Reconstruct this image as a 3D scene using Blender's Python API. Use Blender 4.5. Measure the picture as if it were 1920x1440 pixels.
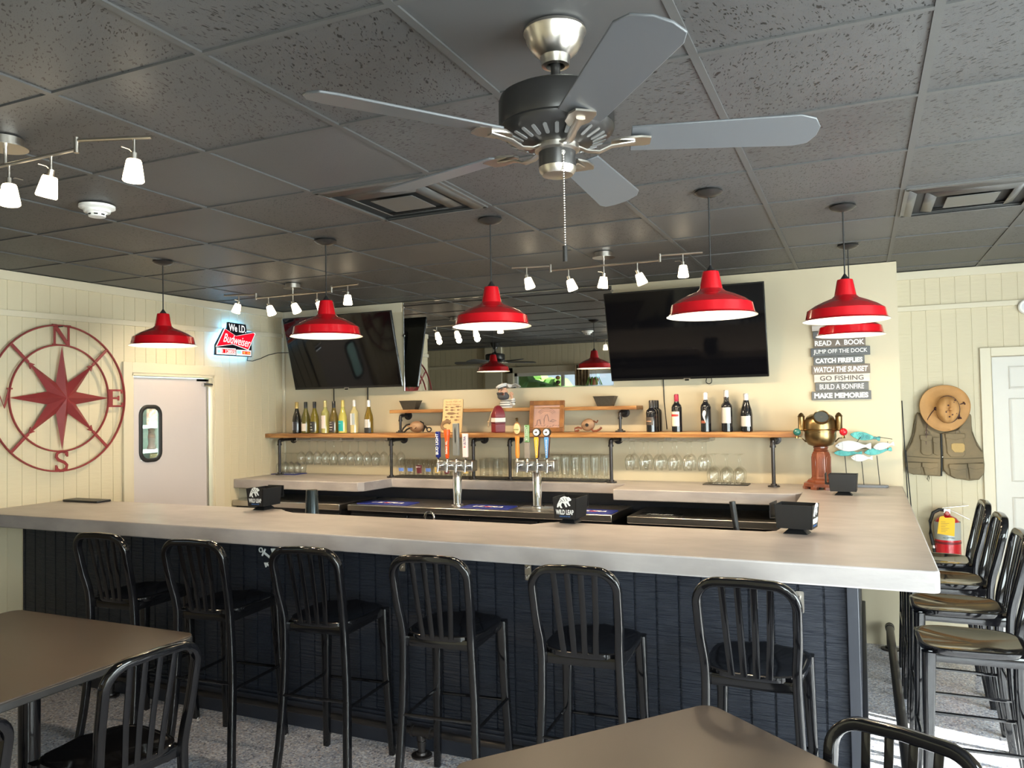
import bpy, math, random
from mathutils import Vector, Matrix
random.seed(7)
C = bpy.context.scene.collection
for o in list(bpy.data.objects): bpy.data.objects.remove(o)
PI = math.pi
sin, cos = math.sin, math.cos
V = Vector

# ------------------------------------------------------------------ camera
F_PX = 1463.0; YAW, PIT, ROL = .4194, .029, -.0185
fw = V((-sin(YAW)*cos(PIT), cos(YAW)*cos(PIT), sin(PIT))); r0 = V((cos(YAW), sin(YAW), 0)); u0 = r0.cross(fw)
rt = cos(ROL)*r0 + sin(ROL)*u0; up = -sin(ROL)*r0 + cos(ROL)*u0
cam_d = bpy.data.cameras.new('camera'); cam = bpy.data.objects.new('camera', cam_d); C.objects.link(cam)
cam_d.sensor_width = 36; cam_d.lens = 36*F_PX/1920; cam_d.clip_start = .05; cam_d.clip_end = 200
m = Matrix.Identity(4)
for i in range(3):
    m[i][0] = rt[i]; m[i][1] = up[i]; m[i][2] = -fw[i]
m[2][3] = 1.73
cam.matrix_world = m
bpy.context.scene.camera = cam
S = bpy.context.scene
S.view_settings.view_transform = 'Standard'; S.view_settings.look = 'None'; S.view_settings.gamma = 1
S.cycles.transparent_max_bounces = 48
S.view_settings.use_curve_mapping = False; S.view_settings.exposure = 0.55

# ------------------------------------------------------------------ world, sun, window light
w = bpy.data.worlds.new('world'); S.world = w; w.use_nodes = True
bg = w.node_tree.nodes['Background']; bg.inputs[0].default_value = (.72, .84, 1, 1); bg.inputs[1].default_value = .9
def light(name, kind, loc, energy, color=(1,1,1), size=None, size_y=None, d=None, radius=None):
    l = bpy.data.lights.new(name, kind); l.energy = energy; l.color = color
    if size: l.size = size
    if size_y: l.shape = 'RECTANGLE'; l.size_y = size_y
    if radius is not None: l.shadow_soft_size = radius
    o = bpy.data.objects.new(name, l); C.objects.link(o); o.location = loc
    if d is not None: o.rotation_euler = V(d).to_track_quat('-Z', 'Y').to_euler()
    return o
sun = light('sun', 'SUN', (6, 1, 6), 22, (1, .95, .87), d=(-.97*cos(.64), .25*cos(.64), -sin(.64)))
sun.data.angle = .009
DAY = (.92, .96, 1)
light('daylight_side_window', 'AREA', (2.72, 2.2, 1.2), 330, DAY, 3.6, 1.8, d=(-1, 0, -.05))
light('daylight_front_window', 'AREA', (1.45, -1.72, 1.4), 205, DAY, 2.0, 1.9, d=(0, 1, 0))
WARM = (1, .77, .50)

# ------------------------------------------------------------------ materials
def mat(name, col, rough=.5, metal=0, coat=0, emit=None, es=0, spec=.5, alpha=1, bump=None, var=None):
    """bump=(noise scale, strength, distance, stretch xyz); var=(scale, colour2, stretch, contrast)"""
    M = bpy.data.materials.new(name); M.use_nodes = True; nt = M.node_tree; b = nt.nodes['Principled BSDF']
    b.inputs['Base Color'].default_value = (*col, 1); b.inputs['Roughness'].default_value = rough
    b.inputs['Metallic'].default_value = metal; b.inputs['Specular IOR Level'].default_value = spec
    b.inputs['Coat Weight'].default_value = coat; b.inputs['Coat Roughness'].default_value = .05
    if emit: b.inputs['Emission Color'].default_value = (*emit, 1); b.inputs['Emission Strength'].default_value = es
    L = nt.links.new
    def coords(st):
        tc = nt.nodes.new('ShaderNodeTexCoord'); mp = nt.nodes.new('ShaderNodeMapping'); mp.inputs['Scale'].default_value = st
        L(tc.outputs['Object'], mp.inputs[0]); return mp.outputs[0]
    if var:
        sc, c2, st, con = var
        n = nt.nodes.new('ShaderNodeTexNoise'); n.inputs['Scale'].default_value = sc; n.inputs['Detail'].default_value = 6
        L(coords(st), n.inputs['Vector'])
        r = nt.nodes.new('ShaderNodeValToRGB'); r.color_ramp.elements[0].position = .5-con; r.color_ramp.elements[1].position = .5+con
        r.color_ramp.elements[0].color = (*col, 1); r.color_ramp.elements[1].color = (*c2, 1)
        L(n.outputs[0], r.inputs[0]); L(r.outputs[0], b.inputs['Base Color'])
    if bump:
        sc, stg, dist, st = bump
        n = nt.nodes.new('ShaderNodeTexNoise'); n.inputs['Scale'].default_value = sc; n.inputs['Detail'].default_value = 5
        L(coords(st), n.inputs['Vector'])
        bp = nt.nodes.new('ShaderNodeBump'); bp.inputs['Strength'].default_value = stg; bp.inputs['Distance'].default_value = dist
        L(n.outputs[0], bp.inputs['Height']); L(bp.outputs[0], b.inputs['Normal'])
    return M
def glass_mat(name, tint=(1, 1, 1), base=.06, refl=.9, rough=.02):
    M = bpy.data.materials.new(name); M.use_nodes = True; nt = M.node_tree; nt.nodes.clear(); L = nt.links.new
    out = nt.nodes.new('ShaderNodeOutputMaterial'); tr = nt.nodes.new('ShaderNodeBsdfTransparent'); tr.inputs[0].default_value = (*tint, 1)
    gl = nt.nodes.new('ShaderNodeBsdfGlossy'); gl.inputs['Roughness'].default_value = rough
    lw = nt.nodes.new('ShaderNodeLayerWeight'); lw.inputs[0].default_value = .25
    mp = nt.nodes.new('ShaderNodeMapRange'); mp.inputs[3].default_value = base; mp.inputs[4].default_value = refl
    mx = nt.nodes.new('ShaderNodeMixShader'); L(lw.outputs['Facing'], mp.inputs[0]); L(mp.outputs[0], mx.inputs[0])
    L(tr.outputs[0], mx.inputs[1]); L(gl.outputs[0], mx.inputs[2]); L(mx.outputs[0], out.inputs[0]); return M

m_cream = mat('cream_siding', (.60, .53, .37), .55, bump=(9, .5, .004, (1, 1, 7)))
m_wall = mat('cream_paint', (.56, .49, .345), .5, bump=(60, .12, .001, (1, 1, 1)))
m_trim = mat('cream_trim', (.62, .56, .42), .4)
m_door = mat('door_laminate', (.56, .52, .52), .4)
m_doorw = mat('white_door_paint', (.60, .58, .53), .4)
m_black = mat('gloss_black_metal', (.004, .004, .005), .07, spec=.55)
m_blackmat = mat('matt_black_plastic', (.009, .0095, .011), .42)
m_rubber = mat('black_rubber', (.012, .012, .012), .6)
m_pipe = mat('dark_iron_pipe', (.055, .05, .05), .38, metal=.75, bump=(40, .2, .001, (1, 1, 1)))
m_steel = mat('brushed_steel', (.55, .53, .50), .28, metal=1, bump=(30, .06, .0005, (1, 20, 1)))
m_nickel = mat('brushed_nickel', (.62, .58, .53), .28, metal=1)
m_chrome = mat('chrome', (.80, .80, .80), .07, metal=1)
m_red = mat('red_enamel', (.52, .004, .010), .16, coat=.7)
m_white = mat('white_enamel', (.86, .84, .78), .35)
m_whitep = mat('white_plastic', (.80, .79, .76), .4)
m_bulb = mat('frosted_bulb', (1, 1, 1), .5, emit=(1, .86, .62), es=14)
m_shadeg = mat('frosted_glass_shade', (.9, .85, .75), .4, emit=(1, .80, .52), es=5)
m_bronze = mat('dark_bronze', (.045, .043, .042), .32, metal=.6)
m_screen = mat('tv_screen', (.003, .003, .004), .06, spec=.28)
m_bezel = mat('tv_bezel', (.01, .01, .01), .2)
m_comp = mat('red_metal_art', (.27, .035, .035), .45, bump=(25, .2, .001, (1, 1, 1)), var=(4, (.20, .025, .028), (1, 1, 1), .2))
m_glass = glass_mat('clear_glass', (.99, .995, .99), .03, .42)
m_pane = glass_mat('window_glass', (.96, 1, .98), .04, .6)
m_navyp = mat('navy_panel_paint', (.012, .016, .027), .40, bump=(6, 1, .022, (1, 1, 16)))
m_navyt = mat('navy_trim_paint', (.020, .023, .033), .4)
m_table = mat('table_laminate', (.066, .045, .033), .34, bump=(900, .1, .0004, (1, 1, 1)), var=(500, (.038, .029, .023), (1, 1, 1), .15))
m_tedge = mat('table_edge', (.03, .028, .027), .25)
m_conc = mat('microcement', (.385, .354, .345), .33, var=(4.2, (.285, .264, .262), (1, 2.0, 2), .18), bump=(14, .3, .004, (1, 3, 3)))
m_rope = mat('rope', (.45, .33, .2), .8)
m_duct_shadow = mat('duct_shadow_dark', (.02, .02, .02), .7)  # vent interior, and the shadow strips painted along the ceiling tees
m_brass = mat('aged_brass', (.27, .185, .085), .30, metal=1, var=(6, (.22, .15, .07), (1, 1, 1), .2))
m_mahog = mat('mahogany', (.22, .065, .03), .28, coat=.3, var=(3, (.12, .032, .016), (10, 10, 1), .25))
m_letter = mat('white_lettering', (.82, .82, .8), .5)
m_dkletter = mat('dark_lettering', (.05, .045, .04), .5)
m_label_w = mat('paper_label', (.78, .70, .66), .6)
m_green = mat('foliage', (.26, .46, .10), .7, var=(5, (.08, .22, .05), (1, 1, 1), .2))

def wood_mat(name, c1, c2, rough=.35, axis=(1, 12, 12), sc=2.5):
    return mat(name, c1, rough, var=(sc, c2, axis, .12), bump=(sc*2, .15, .002, axis))
m_wood = wood_mat('pine_shelf', (.42, .215, .075), (.22, .09, .028), axis=(1.2, 14, 14), sc=3)
m_woodf = wood_mat('oak_frame', (.30, .13, .04), (.2, .08, .025), axis=(8, 8, 8), sc=2)

# floor: speckled epoxy flake
def floor_material():
    M = bpy.data.materials.new('flake_floor'); M.use_nodes = True; nt = M.node_tree; b = nt.nodes['Principled BSDF']; L = nt.links.new
    tc = nt.nodes.new('ShaderNodeTexCoord')
    v = nt.nodes.new('ShaderNodeTexVoronoi'); v.inputs['Scale'].default_value = 110; L(tc.outputs['Object'], v.inputs['Vector'])
    r = nt.nodes.new('ShaderNodeValToRGB'); r.color_ramp.interpolation = 'CONSTANT'
    els = [(0, (.37, .37, .42)), (.22, (.50, .50, .55)), (.42, (.27, .29, .37)), (.58, (.44, .41, .42)), (.72, (.66, .66, .69)), (.86, (.12, .12, .16)), (.93, (.50, .43, .41))]
    r.color_ramp.elements[0].color = (*els[0][1], 1); r.color_ramp.elements[1].position = els[1][0]; r.color_ramp.elements[1].color = (*els[1][1], 1)
    for p, c in els[2:]:
        e = r.color_ramp.elements.new(p); e.color = (*c, 1)
    sep = nt.nodes.new('ShaderNodeSeparateColor'); L(v.outputs['Color'], sep.inputs[0]); L(sep.outputs[0], r.inputs[0])
    gm = nt.nodes.new('ShaderNodeVectorMath'); gm.operation = 'SCALE'; gm.inputs['Scale'].default_value = 1.22; L(r.outputs[0], gm.inputs[0])
    L(gm.outputs[0], b.inputs['Base Color']); b.inputs['Roughness'].default_value = .28
    n = nt.nodes.new('ShaderNodeBump'); n.inputs['Strength'].default_value = .15; n.inputs['Distance'].default_value = .001
    L(sep.outputs[1], n.inputs['Height']); L(n.outputs[0], b.inputs['Normal']); return M
m_floor = floor_material()

# ceiling tiles: dark paint over fissured mineral board, some tiles smooth
GX, GY, TL = -2.2304, 1.5881, .61
def ceiling_material():
    M = bpy.data.materials.new('ceiling_tile'); M.use_nodes = True; nt = M.node_tree; b = nt.nodes['Principled BSDF']; L = nt.links.new
    def N(t, **k):
        n = nt.nodes.new(t)
        for a, v in k.items(): setattr(n, a, v)
        return n
    def math_(op, a, bb=None, c=None):
        n = N('ShaderNodeMath', operation=op)
        for i, x in enumerate((a, bb, c)):
            if x is None: continue
            if isinstance(x, (int, float)): n.inputs[i].default_value = x
            else: L(x, n.inputs[i])
        return n.outputs[0]
    tc = N('ShaderNodeTexCoord'); sx = N('ShaderNodeSeparateXYZ'); L(tc.outputs['Object'], sx.inputs[0])
    ix = math_('FLOOR', math_('DIVIDE', math_('SUBTRACT', sx.outputs[0], GX), TL)); iy = math_('FLOOR', math_('DIVIDE', math_('SUBTRACT', sx.outputs[1], GY), TL))
    cb = N('ShaderNodeCombineXYZ'); L(ix, cb.inputs[0]); L(iy, cb.inputs[1])
    wn = N('ShaderNodeTexWhiteNoise', noise_dimensions='2D'); L(cb.outputs[0], wn.inputs['Vector'])
    sc = N('ShaderNodeSeparateColor'); L(wn.outputs['Color'], sc.inputs[0])
    # per tile rotation of fissures
    rot = N('ShaderNodeVectorRotate', rotation_type='Z_AXIS'); L(tc.outputs['Object'], rot.inputs['Vector'])
    L(math_('MULTIPLY', math_('ROUND', math_('MULTIPLY', sc.outputs[1], 3)), .6), rot.inputs['Angle'])
    mp = N('ShaderNodeMapping'); mp.inputs['Scale'].default_value = (52, 160, 1); L(rot.outputs[0], mp.inputs[0])
    ds = N('ShaderNodeTexNoise'); ds.inputs['Scale'].default_value = .35; L(mp.outputs[0], ds.inputs['Vector'])
    mixv = N('ShaderNodeVectorMath', operation='MULTIPLY_ADD'); L(ds.outputs['Color'], mixv.inputs[0]); mixv.inputs[1].default_value = (2.6, 5, 0); L(mp.outputs[0], mixv.inputs[2])
    vo = N('ShaderNodeTexVoronoi'); vo.inputs['Scale'].default_value = .75; L(mixv.outputs[0], vo.inputs['Vector'])
    pit = math_('LESS_THAN', vo.outputs['Distance'], .27)
    mp2 = N('ShaderNodeTexVoronoi'); mp2.inputs['Scale'].default_value = 170; L(tc.outputs['Object'], mp2.inputs['Vector'])
    dot = math_('LESS_THAN', mp2.outputs['Distance'], .16)
    fiss = math_('GREATER_THAN', sc.outputs[0], .30)
    holes = math_('MAXIMUM', math_('MULTIPLY', pit, fiss), math_('MULTIPLY', dot, math_('GREATER_THAN', sc.outputs[0], .12)))
    big = N('ShaderNodeTexNoise'); big.inputs['Scale'].default_value = 1.3; big.inputs['Detail'].default_value = 5; L(tc.outputs['Object'], big.inputs['Vector'])
    tone = math_('ADD', math_('MULTIPLY', big.outputs[0], .045), math_('MULTIPLY', sc.outputs[2], .012))
    base = math_('ADD', tone, .040)
    val = math_('MULTIPLY', base, math_('SUBTRACT', 1, math_('MULTIPLY', holes, .82)))
    cc = N('ShaderNodeCombineColor'); L(val, cc.inputs[0]); L(math_('MULTIPLY', val, 1.0), cc.inputs[1]); L(math_('MULTIPLY', val, 1.02), cc.inputs[2])
    L(cc.outputs[0], b.inputs['Base Color']); b.inputs['Roughness'].default_value = .5
    bp = N('ShaderNodeBump'); bp.inputs['Strength'].default_value = .8; bp.inputs['Distance'].default_value = .003; bp.invert = True
    L(holes, bp.inputs['Height']); L(bp.outputs[0], b.inputs['Normal']); return M
m_ceil = ceiling_material()
m_grid = mat('ceiling_grid_paint', (.070, .070, .070), .5)
m_vent = mat('vent_paint', (.080, .079, .077), .4)

# ------------------------------------------------------------------ mesh builder
class MB:
    def __init__(s): s.v = []; s.f = []
    def add(s, vs, fs):
        n = len(s.v); s.v += [tuple(v) for v in vs]; s.f += [tuple(i+n for i in f) for f in fs]; return s
    def box(s, c, d, rz=0, M=None):
        x, y, z = d[0]/2, d[1]/2, d[2]/2; R = M if M else Matrix.Rotation(rz, 3, 'Z')
        vs = [V(c)+R@V((a*x, b*y, e*z)) for a in (-1, 1) for b in (-1, 1) for e in (-1, 1)]
        return s.add(vs, [(0,1,3,2),(4,6,7,5),(0,4,5,1),(2,3,7,6),(0,2,6,4),(1,5,7,3)])
    def b2(s, a, b):
        return s.box([(a[i]+b[i])/2 for i in range(3)], [abs(b[i]-a[i]) for i in range(3)])
    def cyl(s, p0, p1, r0, r1=None, n=16, caps=True):
        r1 = r0 if r1 is None else r1; p0 = V(p0); p1 = V(p1); t = (p1-p0).normalized()
        a = t.orthogonal().normalized(); b = t.cross(a); vs = []
        for p, r in ((p0, r0), (p1, r1)):
            vs += [p+(a*cos(2*PI*i/n)+b*sin(2*PI*i/n))*r for i in range(n)]
        fs = [(i, (i+1) % n, n+(i+1) % n, n+i) for i in range(n)]
        if caps: fs += [tuple(range(n))[::-1], tuple(range(n, 2*n))]
        return s.add(vs, fs)
    def lathe(s, prof, c=(0, 0, 0), n=24, M=None, close=False):
        vs = []; R = M if M else Matrix.Identity(3); k = len(prof)
        for (r, z) in prof:
            vs += [V(c)+R@V((r*cos(2*PI*i/n), r*sin(2*PI*i/n), z)) for i in range(n)]
        fs = [(j*n+i, j*n+(i+1) % n, (j+1)*n+(i+1) % n, (j+1)*n+i) for j in range(k-1) for i in range(n)]
        if close: fs += [tuple(range(n))[::-1], tuple(range((k-1)*n, k*n))]
        return s.add(vs, fs)
    def tube(s, pts, wa, wb=None, n=10, ref=(0, 0, 1), closed=False, e=1.0, caps=True, tap=None):
        wb = wa if wb is None else wb; pts = [V(p) for p in pts]; k = len(pts); ref = V(ref); vs = []
        for i, p in enumerate(pts):
            if closed: t = pts[(i+1) % k]-pts[i-1]
            else: t = pts[min(i+1, k-1)]-pts[max(i-1, 0)]
            t.normalize(); a = t.cross(ref)
            if a.length < .05: a = t.orthogonal()
            a.normalize(); b = a.cross(t)
            for j in range(n):
                th = 2*PI*(j+.5)/n; x, y = cos(th), sin(th)
                if e != 1: x = math.copysign(abs(x)**e, x); y = math.copysign(abs(y)**e, y)
                q = tap[i] if tap else 1; vs.append(p+a*x*wa*q+b*y*wb*q)
        m_ = k if closed else k-1
        fs = [((i % k)*n+j, (i % k)*n+(j+1) % n, ((i+1) % k)*n+(j+1) % n, ((i+1) % k)*n+j) for i in range(m_) for j in range(n)]
        if caps and not closed: fs += [tuple(range(n))[::-1], tuple(range((k-1)*n, k*n))]
        return s.add(vs, fs)
    def prism(s, pts, h0, h1, o=(0, 0, 0), ux=(1, 0, 0), uy=(0, 1, 0)):
        ux = V(ux); uy = V(uy); un = ux.cross(uy); n = len(pts)
        vs = [V(o)+ux*x+uy*y+un*h for h in (h0, h1) for x, y in pts]
        return s.add(vs, [tuple(range(n))[::-1], tuple(range(n, 2*n))]+[(i, (i+1) % n, n+(i+1) % n, n+i) for i in range(n)])
    def sph(s, c, r, sc=(1, 1, 1), n=16, k=10, M=None):
        prof = [(max(sin(PI*i/k), .001)*r, -cos(PI*i/k)*r) for i in range(k+1)]
        R = (M if M else Matrix.Identity(3)) @ Matrix.Diagonal(sc)
        return s.lathe(prof, c, n, R)
    def obj(s, name, mt, parent=None, bevel=0, sharp=.6, solid=0, seg=2):
        me = bpy.data.meshes.new(name); me.from_pydata(s.v, [], s.f); me.validate(); me.update()
        import bmesh
        bm = bmesh.new(); bm.from_mesh(me); bmesh.ops.recalc_face_normals(bm, faces=bm.faces); bm.to_mesh(me); bm.free()
        me.polygons.foreach_set('use_smooth', [True]*len(me.polygons))
        if hasattr(me, 'set_sharp_from_angle'): me.set_sharp_from_angle(angle=sharp)
        me.materials.append(mt)
        o = bpy.data.objects.new(name, me); C.objects.link(o)
        if parent: o.parent = parent
        if bevel:
            b = o.modifiers.new('bevel', 'BEVEL'); b.width = bevel; b.segments = seg; b.limit_method = 'ANGLE'; b.angle_limit = .7
        if solid:
            so = o.modifiers.new('solid', 'SOLIDIFY'); so.thickness = solid
        return o
def thing(name, label, cat, loc=(0, 0, 0), rz=0, group=None, rot=None):
    o = bpy.data.objects.new(name, None); C.objects.link(o); o.location = loc
    o.rotation_euler = rot if rot else (0, 0, rz); o['label'] = label; o['category'] = cat; o.empty_display_size = .05
    if group: o['group'] = group
    return o
def tag(o, label, cat, group=None, loc=None, rz=None):
    o['label'] = label; o['category'] = cat
    if group: o['group'] = group
    if loc: o.location = loc
    if rz is not None: o.rotation_euler = (0, 0, rz)
    return o
def struct(o): o['kind'] = 'structure'; return o
def dup(root, loc, rz=None, label=None, group=None):
    def cp(o, par):
        c = o.copy(); C.objects.link(c)
        if par: c.parent = par
        for ch in [x for x in kids.get(o, [])]: cp(ch, c)
        return c
    kids = {}
    for x in list(C.objects):
        if x.parent: kids.setdefault(x.parent, []).append(x)
    c = cp(root, None); c.location = loc
    if rz is not None: c.rotation_euler = (root.rotation_euler[0], root.rotation_euler[1], rz)
    if label: c['label'] = label
    if group: c['group'] = group
    return c
def arc(c, r, a0, a1, n, ux=(1, 0, 0), uy=(0, 1, 0)):
    return [V(c)+V(ux)*r*cos(a0+(a1-a0)*i/n)+V(uy)*r*sin(a0+(a1-a0)*i/n) for i in range(n+1)]
def rrect(w, h, r, k=4):
    out = []
    for cx, cy, a in ((w/2-r, h/2-r, 0), (-w/2+r, h/2-r, PI/2), (-w/2+r, -h/2+r, PI), (w/2-r, -h/2+r, 1.5*PI)):
        out += [(cx+r*cos(a+PI/2*i/k), cy+r*sin(a+PI/2*i/k)) for i in range(k+1)]
    return out
def text(s, name, mt, parent, c, ux, uy, w=None, h=None, depth=.001, bold=0, shear=0):
    """lettering centred on c, spanning w x h in the plane (ux, uy)"""
    cu = bpy.data.curves.new('t', 'FONT'); cu.body = s; cu.size = 1; cu.offset = bold; cu.shear = shear; cu.extrude = .001; cu.resolution_u = 3
    to = bpy.data.objects.new('t', cu); C.objects.link(to); dg = bpy.context.evaluated_depsgraph_get(); dg.update()
    me = bpy.data.meshes.new_from_object(to.evaluated_get(dg)); bpy.data.objects.remove(to); bpy.data.curves.remove(cu)
    xs = [v.co.x for v in me.vertices]; ys = [v.co.y for v in me.vertices]
    x0, x1, y0, y1 = min(xs), max(xs), min(ys), max(ys)
    sx = w/(x1-x0) if w else None; sy = h/(y1-y0) if h else None; sx = sx or sy; sy = sy or sx
    ux = V(ux).normalized(); uy = V(uy).normalized(); un = ux.cross(uy); c = V(c)
    for v in me.vertices:
        v.co = c+ux*(v.co.x-(x0+x1)/2)*sx+uy*(v.co.y-(y0+y1)/2)*sy+un*(depth/2+(depth/2 if v.co.z > 0 else -depth/2))
    me.name = name; me.materials.clear(); me.materials.append(mt)
    o = bpy.data.objects.new(name, me); C.objects.link(o)
    if parent: o.parent = parent
    return o

# ------------------------------------------------------------------ setting
ZC, XL, YB, YR, XR = 2.708, -5.22, 6.14, 6.70, 2.6
struct(MB().box((-2.7, 1.4, -.05), (10.8, 10.8, .1)).obj('floor', m_floor))
cm = MB().box((-2.7, 1.4, ZC+.055), (10.8, 10.8, .1))
struct(cm.obj('ceiling', m_ceil))
g = MB(); shadow_line = MB()
k = -10
while k < 9:
    x = GX+TL*k
    if -8 < x < XR: g.b2((x-.012, -3.5, ZC-.001), (x+.012, YR, ZC+.006))
    y = GY+TL*k
    if -3.4 < y < 6.65:
        g.b2((-8, y-.010, ZC-.0005), (XR, y+.010, ZC+.006)); shadow_line.b2((-8, y+.010, ZC+.003), (XR, y+.014, ZC+.0055))  # shadow line on the far side of each cross tee, built as dark strips
    k += 1
tg = g.obj('ceiling_grid', m_grid); struct(tg); struct(shadow_line.obj('ceiling_shadow_line', m_duct_shadow))

def grooved(mb, o, u, n, s0, s1, z0, z1, g0, step=.1005, wdt=.007, dp=.004, th=.1):
    """sheet siding with real vertical grooves: from s0 to s1 along u from o, facing n"""
    o = V(o); u = V(u); n = V(n); P = [(s0, 0)]
    k = math.ceil((s0-g0)/step); s = g0+k*step
    while s < s1-.012:
        if s > s0+.012: P += [(s-wdt/2, 0), (s-wdt/2+.001, -dp), (s+wdt/2-.001, -dp), (s+wdt/2, 0)]
        s += step
    P.append((s1, 0)); vs = []
    for a, d in P: vs += [o+u*a+n*d+V((0, 0, z0)), o+u*a+n*d+V((0, 0, z1))]
    k = len(P); vs += [o+u*s1-n*th+V((0, 0, z0)), o+u*s1-n*th+V((0, 0, z1)), o+u*s0-n*th+V((0, 0, z0)), o+u*s0-n*th+V((0, 0, z1))]
    K = k+2
    fs = [(2*i, 2*((i+1) % K), 2*((i+1) % K)+1, 2*i+1) for i in range(K)]
    fs += [tuple(2*i for i in range(K)), tuple(2*i+1 for i in range(K))]
    mb.add(vs, fs)
wl = MB()
for a, b, z0, z1 in ((3.28, 4.365, 0, ZC), (4.365, 5.225, 2.055, ZC), (5.225, YB, 0, ZC)):
    grooved(wl, (XL, 0, 0), (0, 1, 0), (1, 0, 0), a, b, z0, z1, 3.395, .1012)
struct(wl.obj('wall_left', m_cream, sharp=.3))
struct(MB().b2((XL-.1, YB, 0), (.26, YB+.12, ZC)).obj('wall_back', m_wall))
wr = MB()
grooved(wr, (0, YR, 0), (1, 0, 0), (0, -1, 0), .16, .90, 0, ZC, .371, .0999)
grooved(wr, (0, YR, 0), (1, 0, 0), (0, -1, 0), .90, 1.80, 2.035, ZC, .371, .0999)
grooved(wr, (0, YR, 0), (1, 0, 0), (0, -1, 0), 1.80, XR, 0, ZC, .371, .0999)
struct(wr.obj('wall_rear', m_cream, sharp=.3))
struct(MB().b2((.16, YB+.12, 0), (.26, YR, ZC)).obj('wall_return', m_wall))
# right wall with the tall window that throws the sun patch
rw = MB().b2((XR, -3.5, 0), (XR+.14, .30, ZC)).b2((XR, 4.14, 0), (XR+.14, YR, ZC)).b2((XR, .30, 2.13), (XR+.14, 4.14, ZC)).b2((XR, .30, 0), (XR+.14, 4.14, .12))
struct(rw.obj('wall_right', m_wall))
# front wall behind the photographer
fwm = MB().b2((-2.7, -1.74, 0), (XR, -1.6, .4)).b2((-2.7, -1.74, 2.4), (XR, -1.6, ZC))
for a, b in ((-2.7, .40), (2.5, XR)): fwm.b2((a, -1.74, .4), (b, -1.6, 2.4))
struct(fwm.obj('wall_front', m_wall))
# the lounge to the left, seen only in the mirror
lw = MB()
for a, b, z0, z1 in ((2.5, 3.42, 0, ZC), (3.42, 5.14, 0, .95), (3.42, 5.14, 2.27, ZC), (5.14, 8, 0, ZC)):
    grooved(lw, (0, .65, 0), (-1, 0, 0), (0, 1, 0), a, b, z0, z1, 3.0, .1)
struct(lw.obj('wall_lounge', m_cream, sharp=.3))
struct(MB().b2((-2.6, -3.5, 0), (-2.5, .55, ZC)).obj('wall_corner', m_wall))
struct(MB().b2((-8.1, .55, 0), (-8, 3.4, ZC)).obj('wall_lounge_end', m_wall))
struct(MB().b2((-8, 3.28, 0), (XL-.1, 3.38, ZC)).obj('wall_lounge_back', m_wall))
tn = [0]
def trim(mb, mt=None, bevel=.003):
    tn[0] += 1; return struct(mb.obj('trim_%d' % tn[0], mt or m_trim, bevel=bevel))
# sloping batten and top board on left wall
q = MB(); q.add([(XL, 3.28, 2.400), (XL+.018, 3.28, 2.400), (XL+.018, 3.28, 2.441), (XL, 3.28, 2.441), (XL, YB, 2.452), (XL+.018, YB, 2.452), (XL+.018, YB, 2.493), (XL, YB, 2.493)],
     [(0,1,2,3),(7,6,5,4),(0,4,5,1),(1,5,6,2),(2,6,7,3),(3,7,4,0)]); trim(q, bevel=.002)
trim(MB().b2((XL, 3.28, 2.645), (XL+.015, YB, ZC)))
trim(MB().b2((XL, YB-.02, 0), (XL+.03, YB, ZC)), bevel=.006)
trim(MB().b2((XL+.02, YB-.015, 2.62), (-3.83, YB, ZC)))
trim(MB().b2((.26, YR-.015, 2.645), (XR, YR, ZC)))
trim(MB().b2((.26, YR-.018, 2.402), (XR, YR, 2.442)))
trim(MB().b2((-8, .65, 2.38), (-5.64, .67, 2.43)))
trim(MB().b2((-5.64, .65, 0), (-5.34, .70, ZC)))
# left swing door
fr = MB().b2((XL-.1, 4.355, 0), (XL+.012, 4.385, 2.05)).b2((XL-.1, 5.20, 0), (XL+.012, 5.23, 2.05)).b2((XL-.1, 4.355, 2.03), (XL+.012, 5.23, 2.06))
fr.b2((XL, 4.285, 0), (XL+.022, 4.365, 2.135)).b2((XL, 5.22, 0), (XL+.022, 5.325, 2.135)).b2((XL, 4.365, 2.052), (XL+.022, 5.22, 2.135))
trim(fr)
d1 = bpy.data.objects.new('door_1', None); C.objects.link(d1); struct(d1)
dx = XL-.03; wy0, wy1, wz0, wz1 = 4.482, 4.672, 1.355, 1.78
s_ = MB().b2((dx-.03, 4.39, .03), (dx, wy0, 2.02)).b2((dx-.03, wy1, .03), (dx, 5.165, 2.02)).b2((dx-.03, wy0, .03), (dx, wy1, wz0)).b2((dx-.03, wy0, wz1), (dx, wy1, 2.02))
s_.obj('door_panel', m_door, d1)
cyw, czw = (wy0+wy1)/2, (wz0+wz1)/2
gk = MB().tube([V((dx+.004, cyw+a, czw+b)) for a, b in rrect(.19, .43, .065, 6)], .017, .012, n=10, ref=(1, 0, 0), closed=True).obj('window_gasket', m_rubber, d1)
MB().prism(rrect(.19, .43, .06, 6), -.012, -.008, (dx, cyw, czw), (0, 1, 0), (0, 0, 1)).obj('window_pane', m_pane, d1)
hg = MB().b2((dx, 5.12, 1.955), (dx+.04, 5.20, 1.985)).cyl((dx+.03, 5.10, 1.97), (dx+.03, 5.20, 1.97), .018).b2((dx, 5.05, 2.0), (dx+.012, 5.2, 2.02)); hg.obj('hinge', m_chrome, d1)
MB().b2((dx, 5.165, .03), (dx+.012, 5.185, 2.02)).obj('edge_guard', m_steel, d1)
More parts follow.
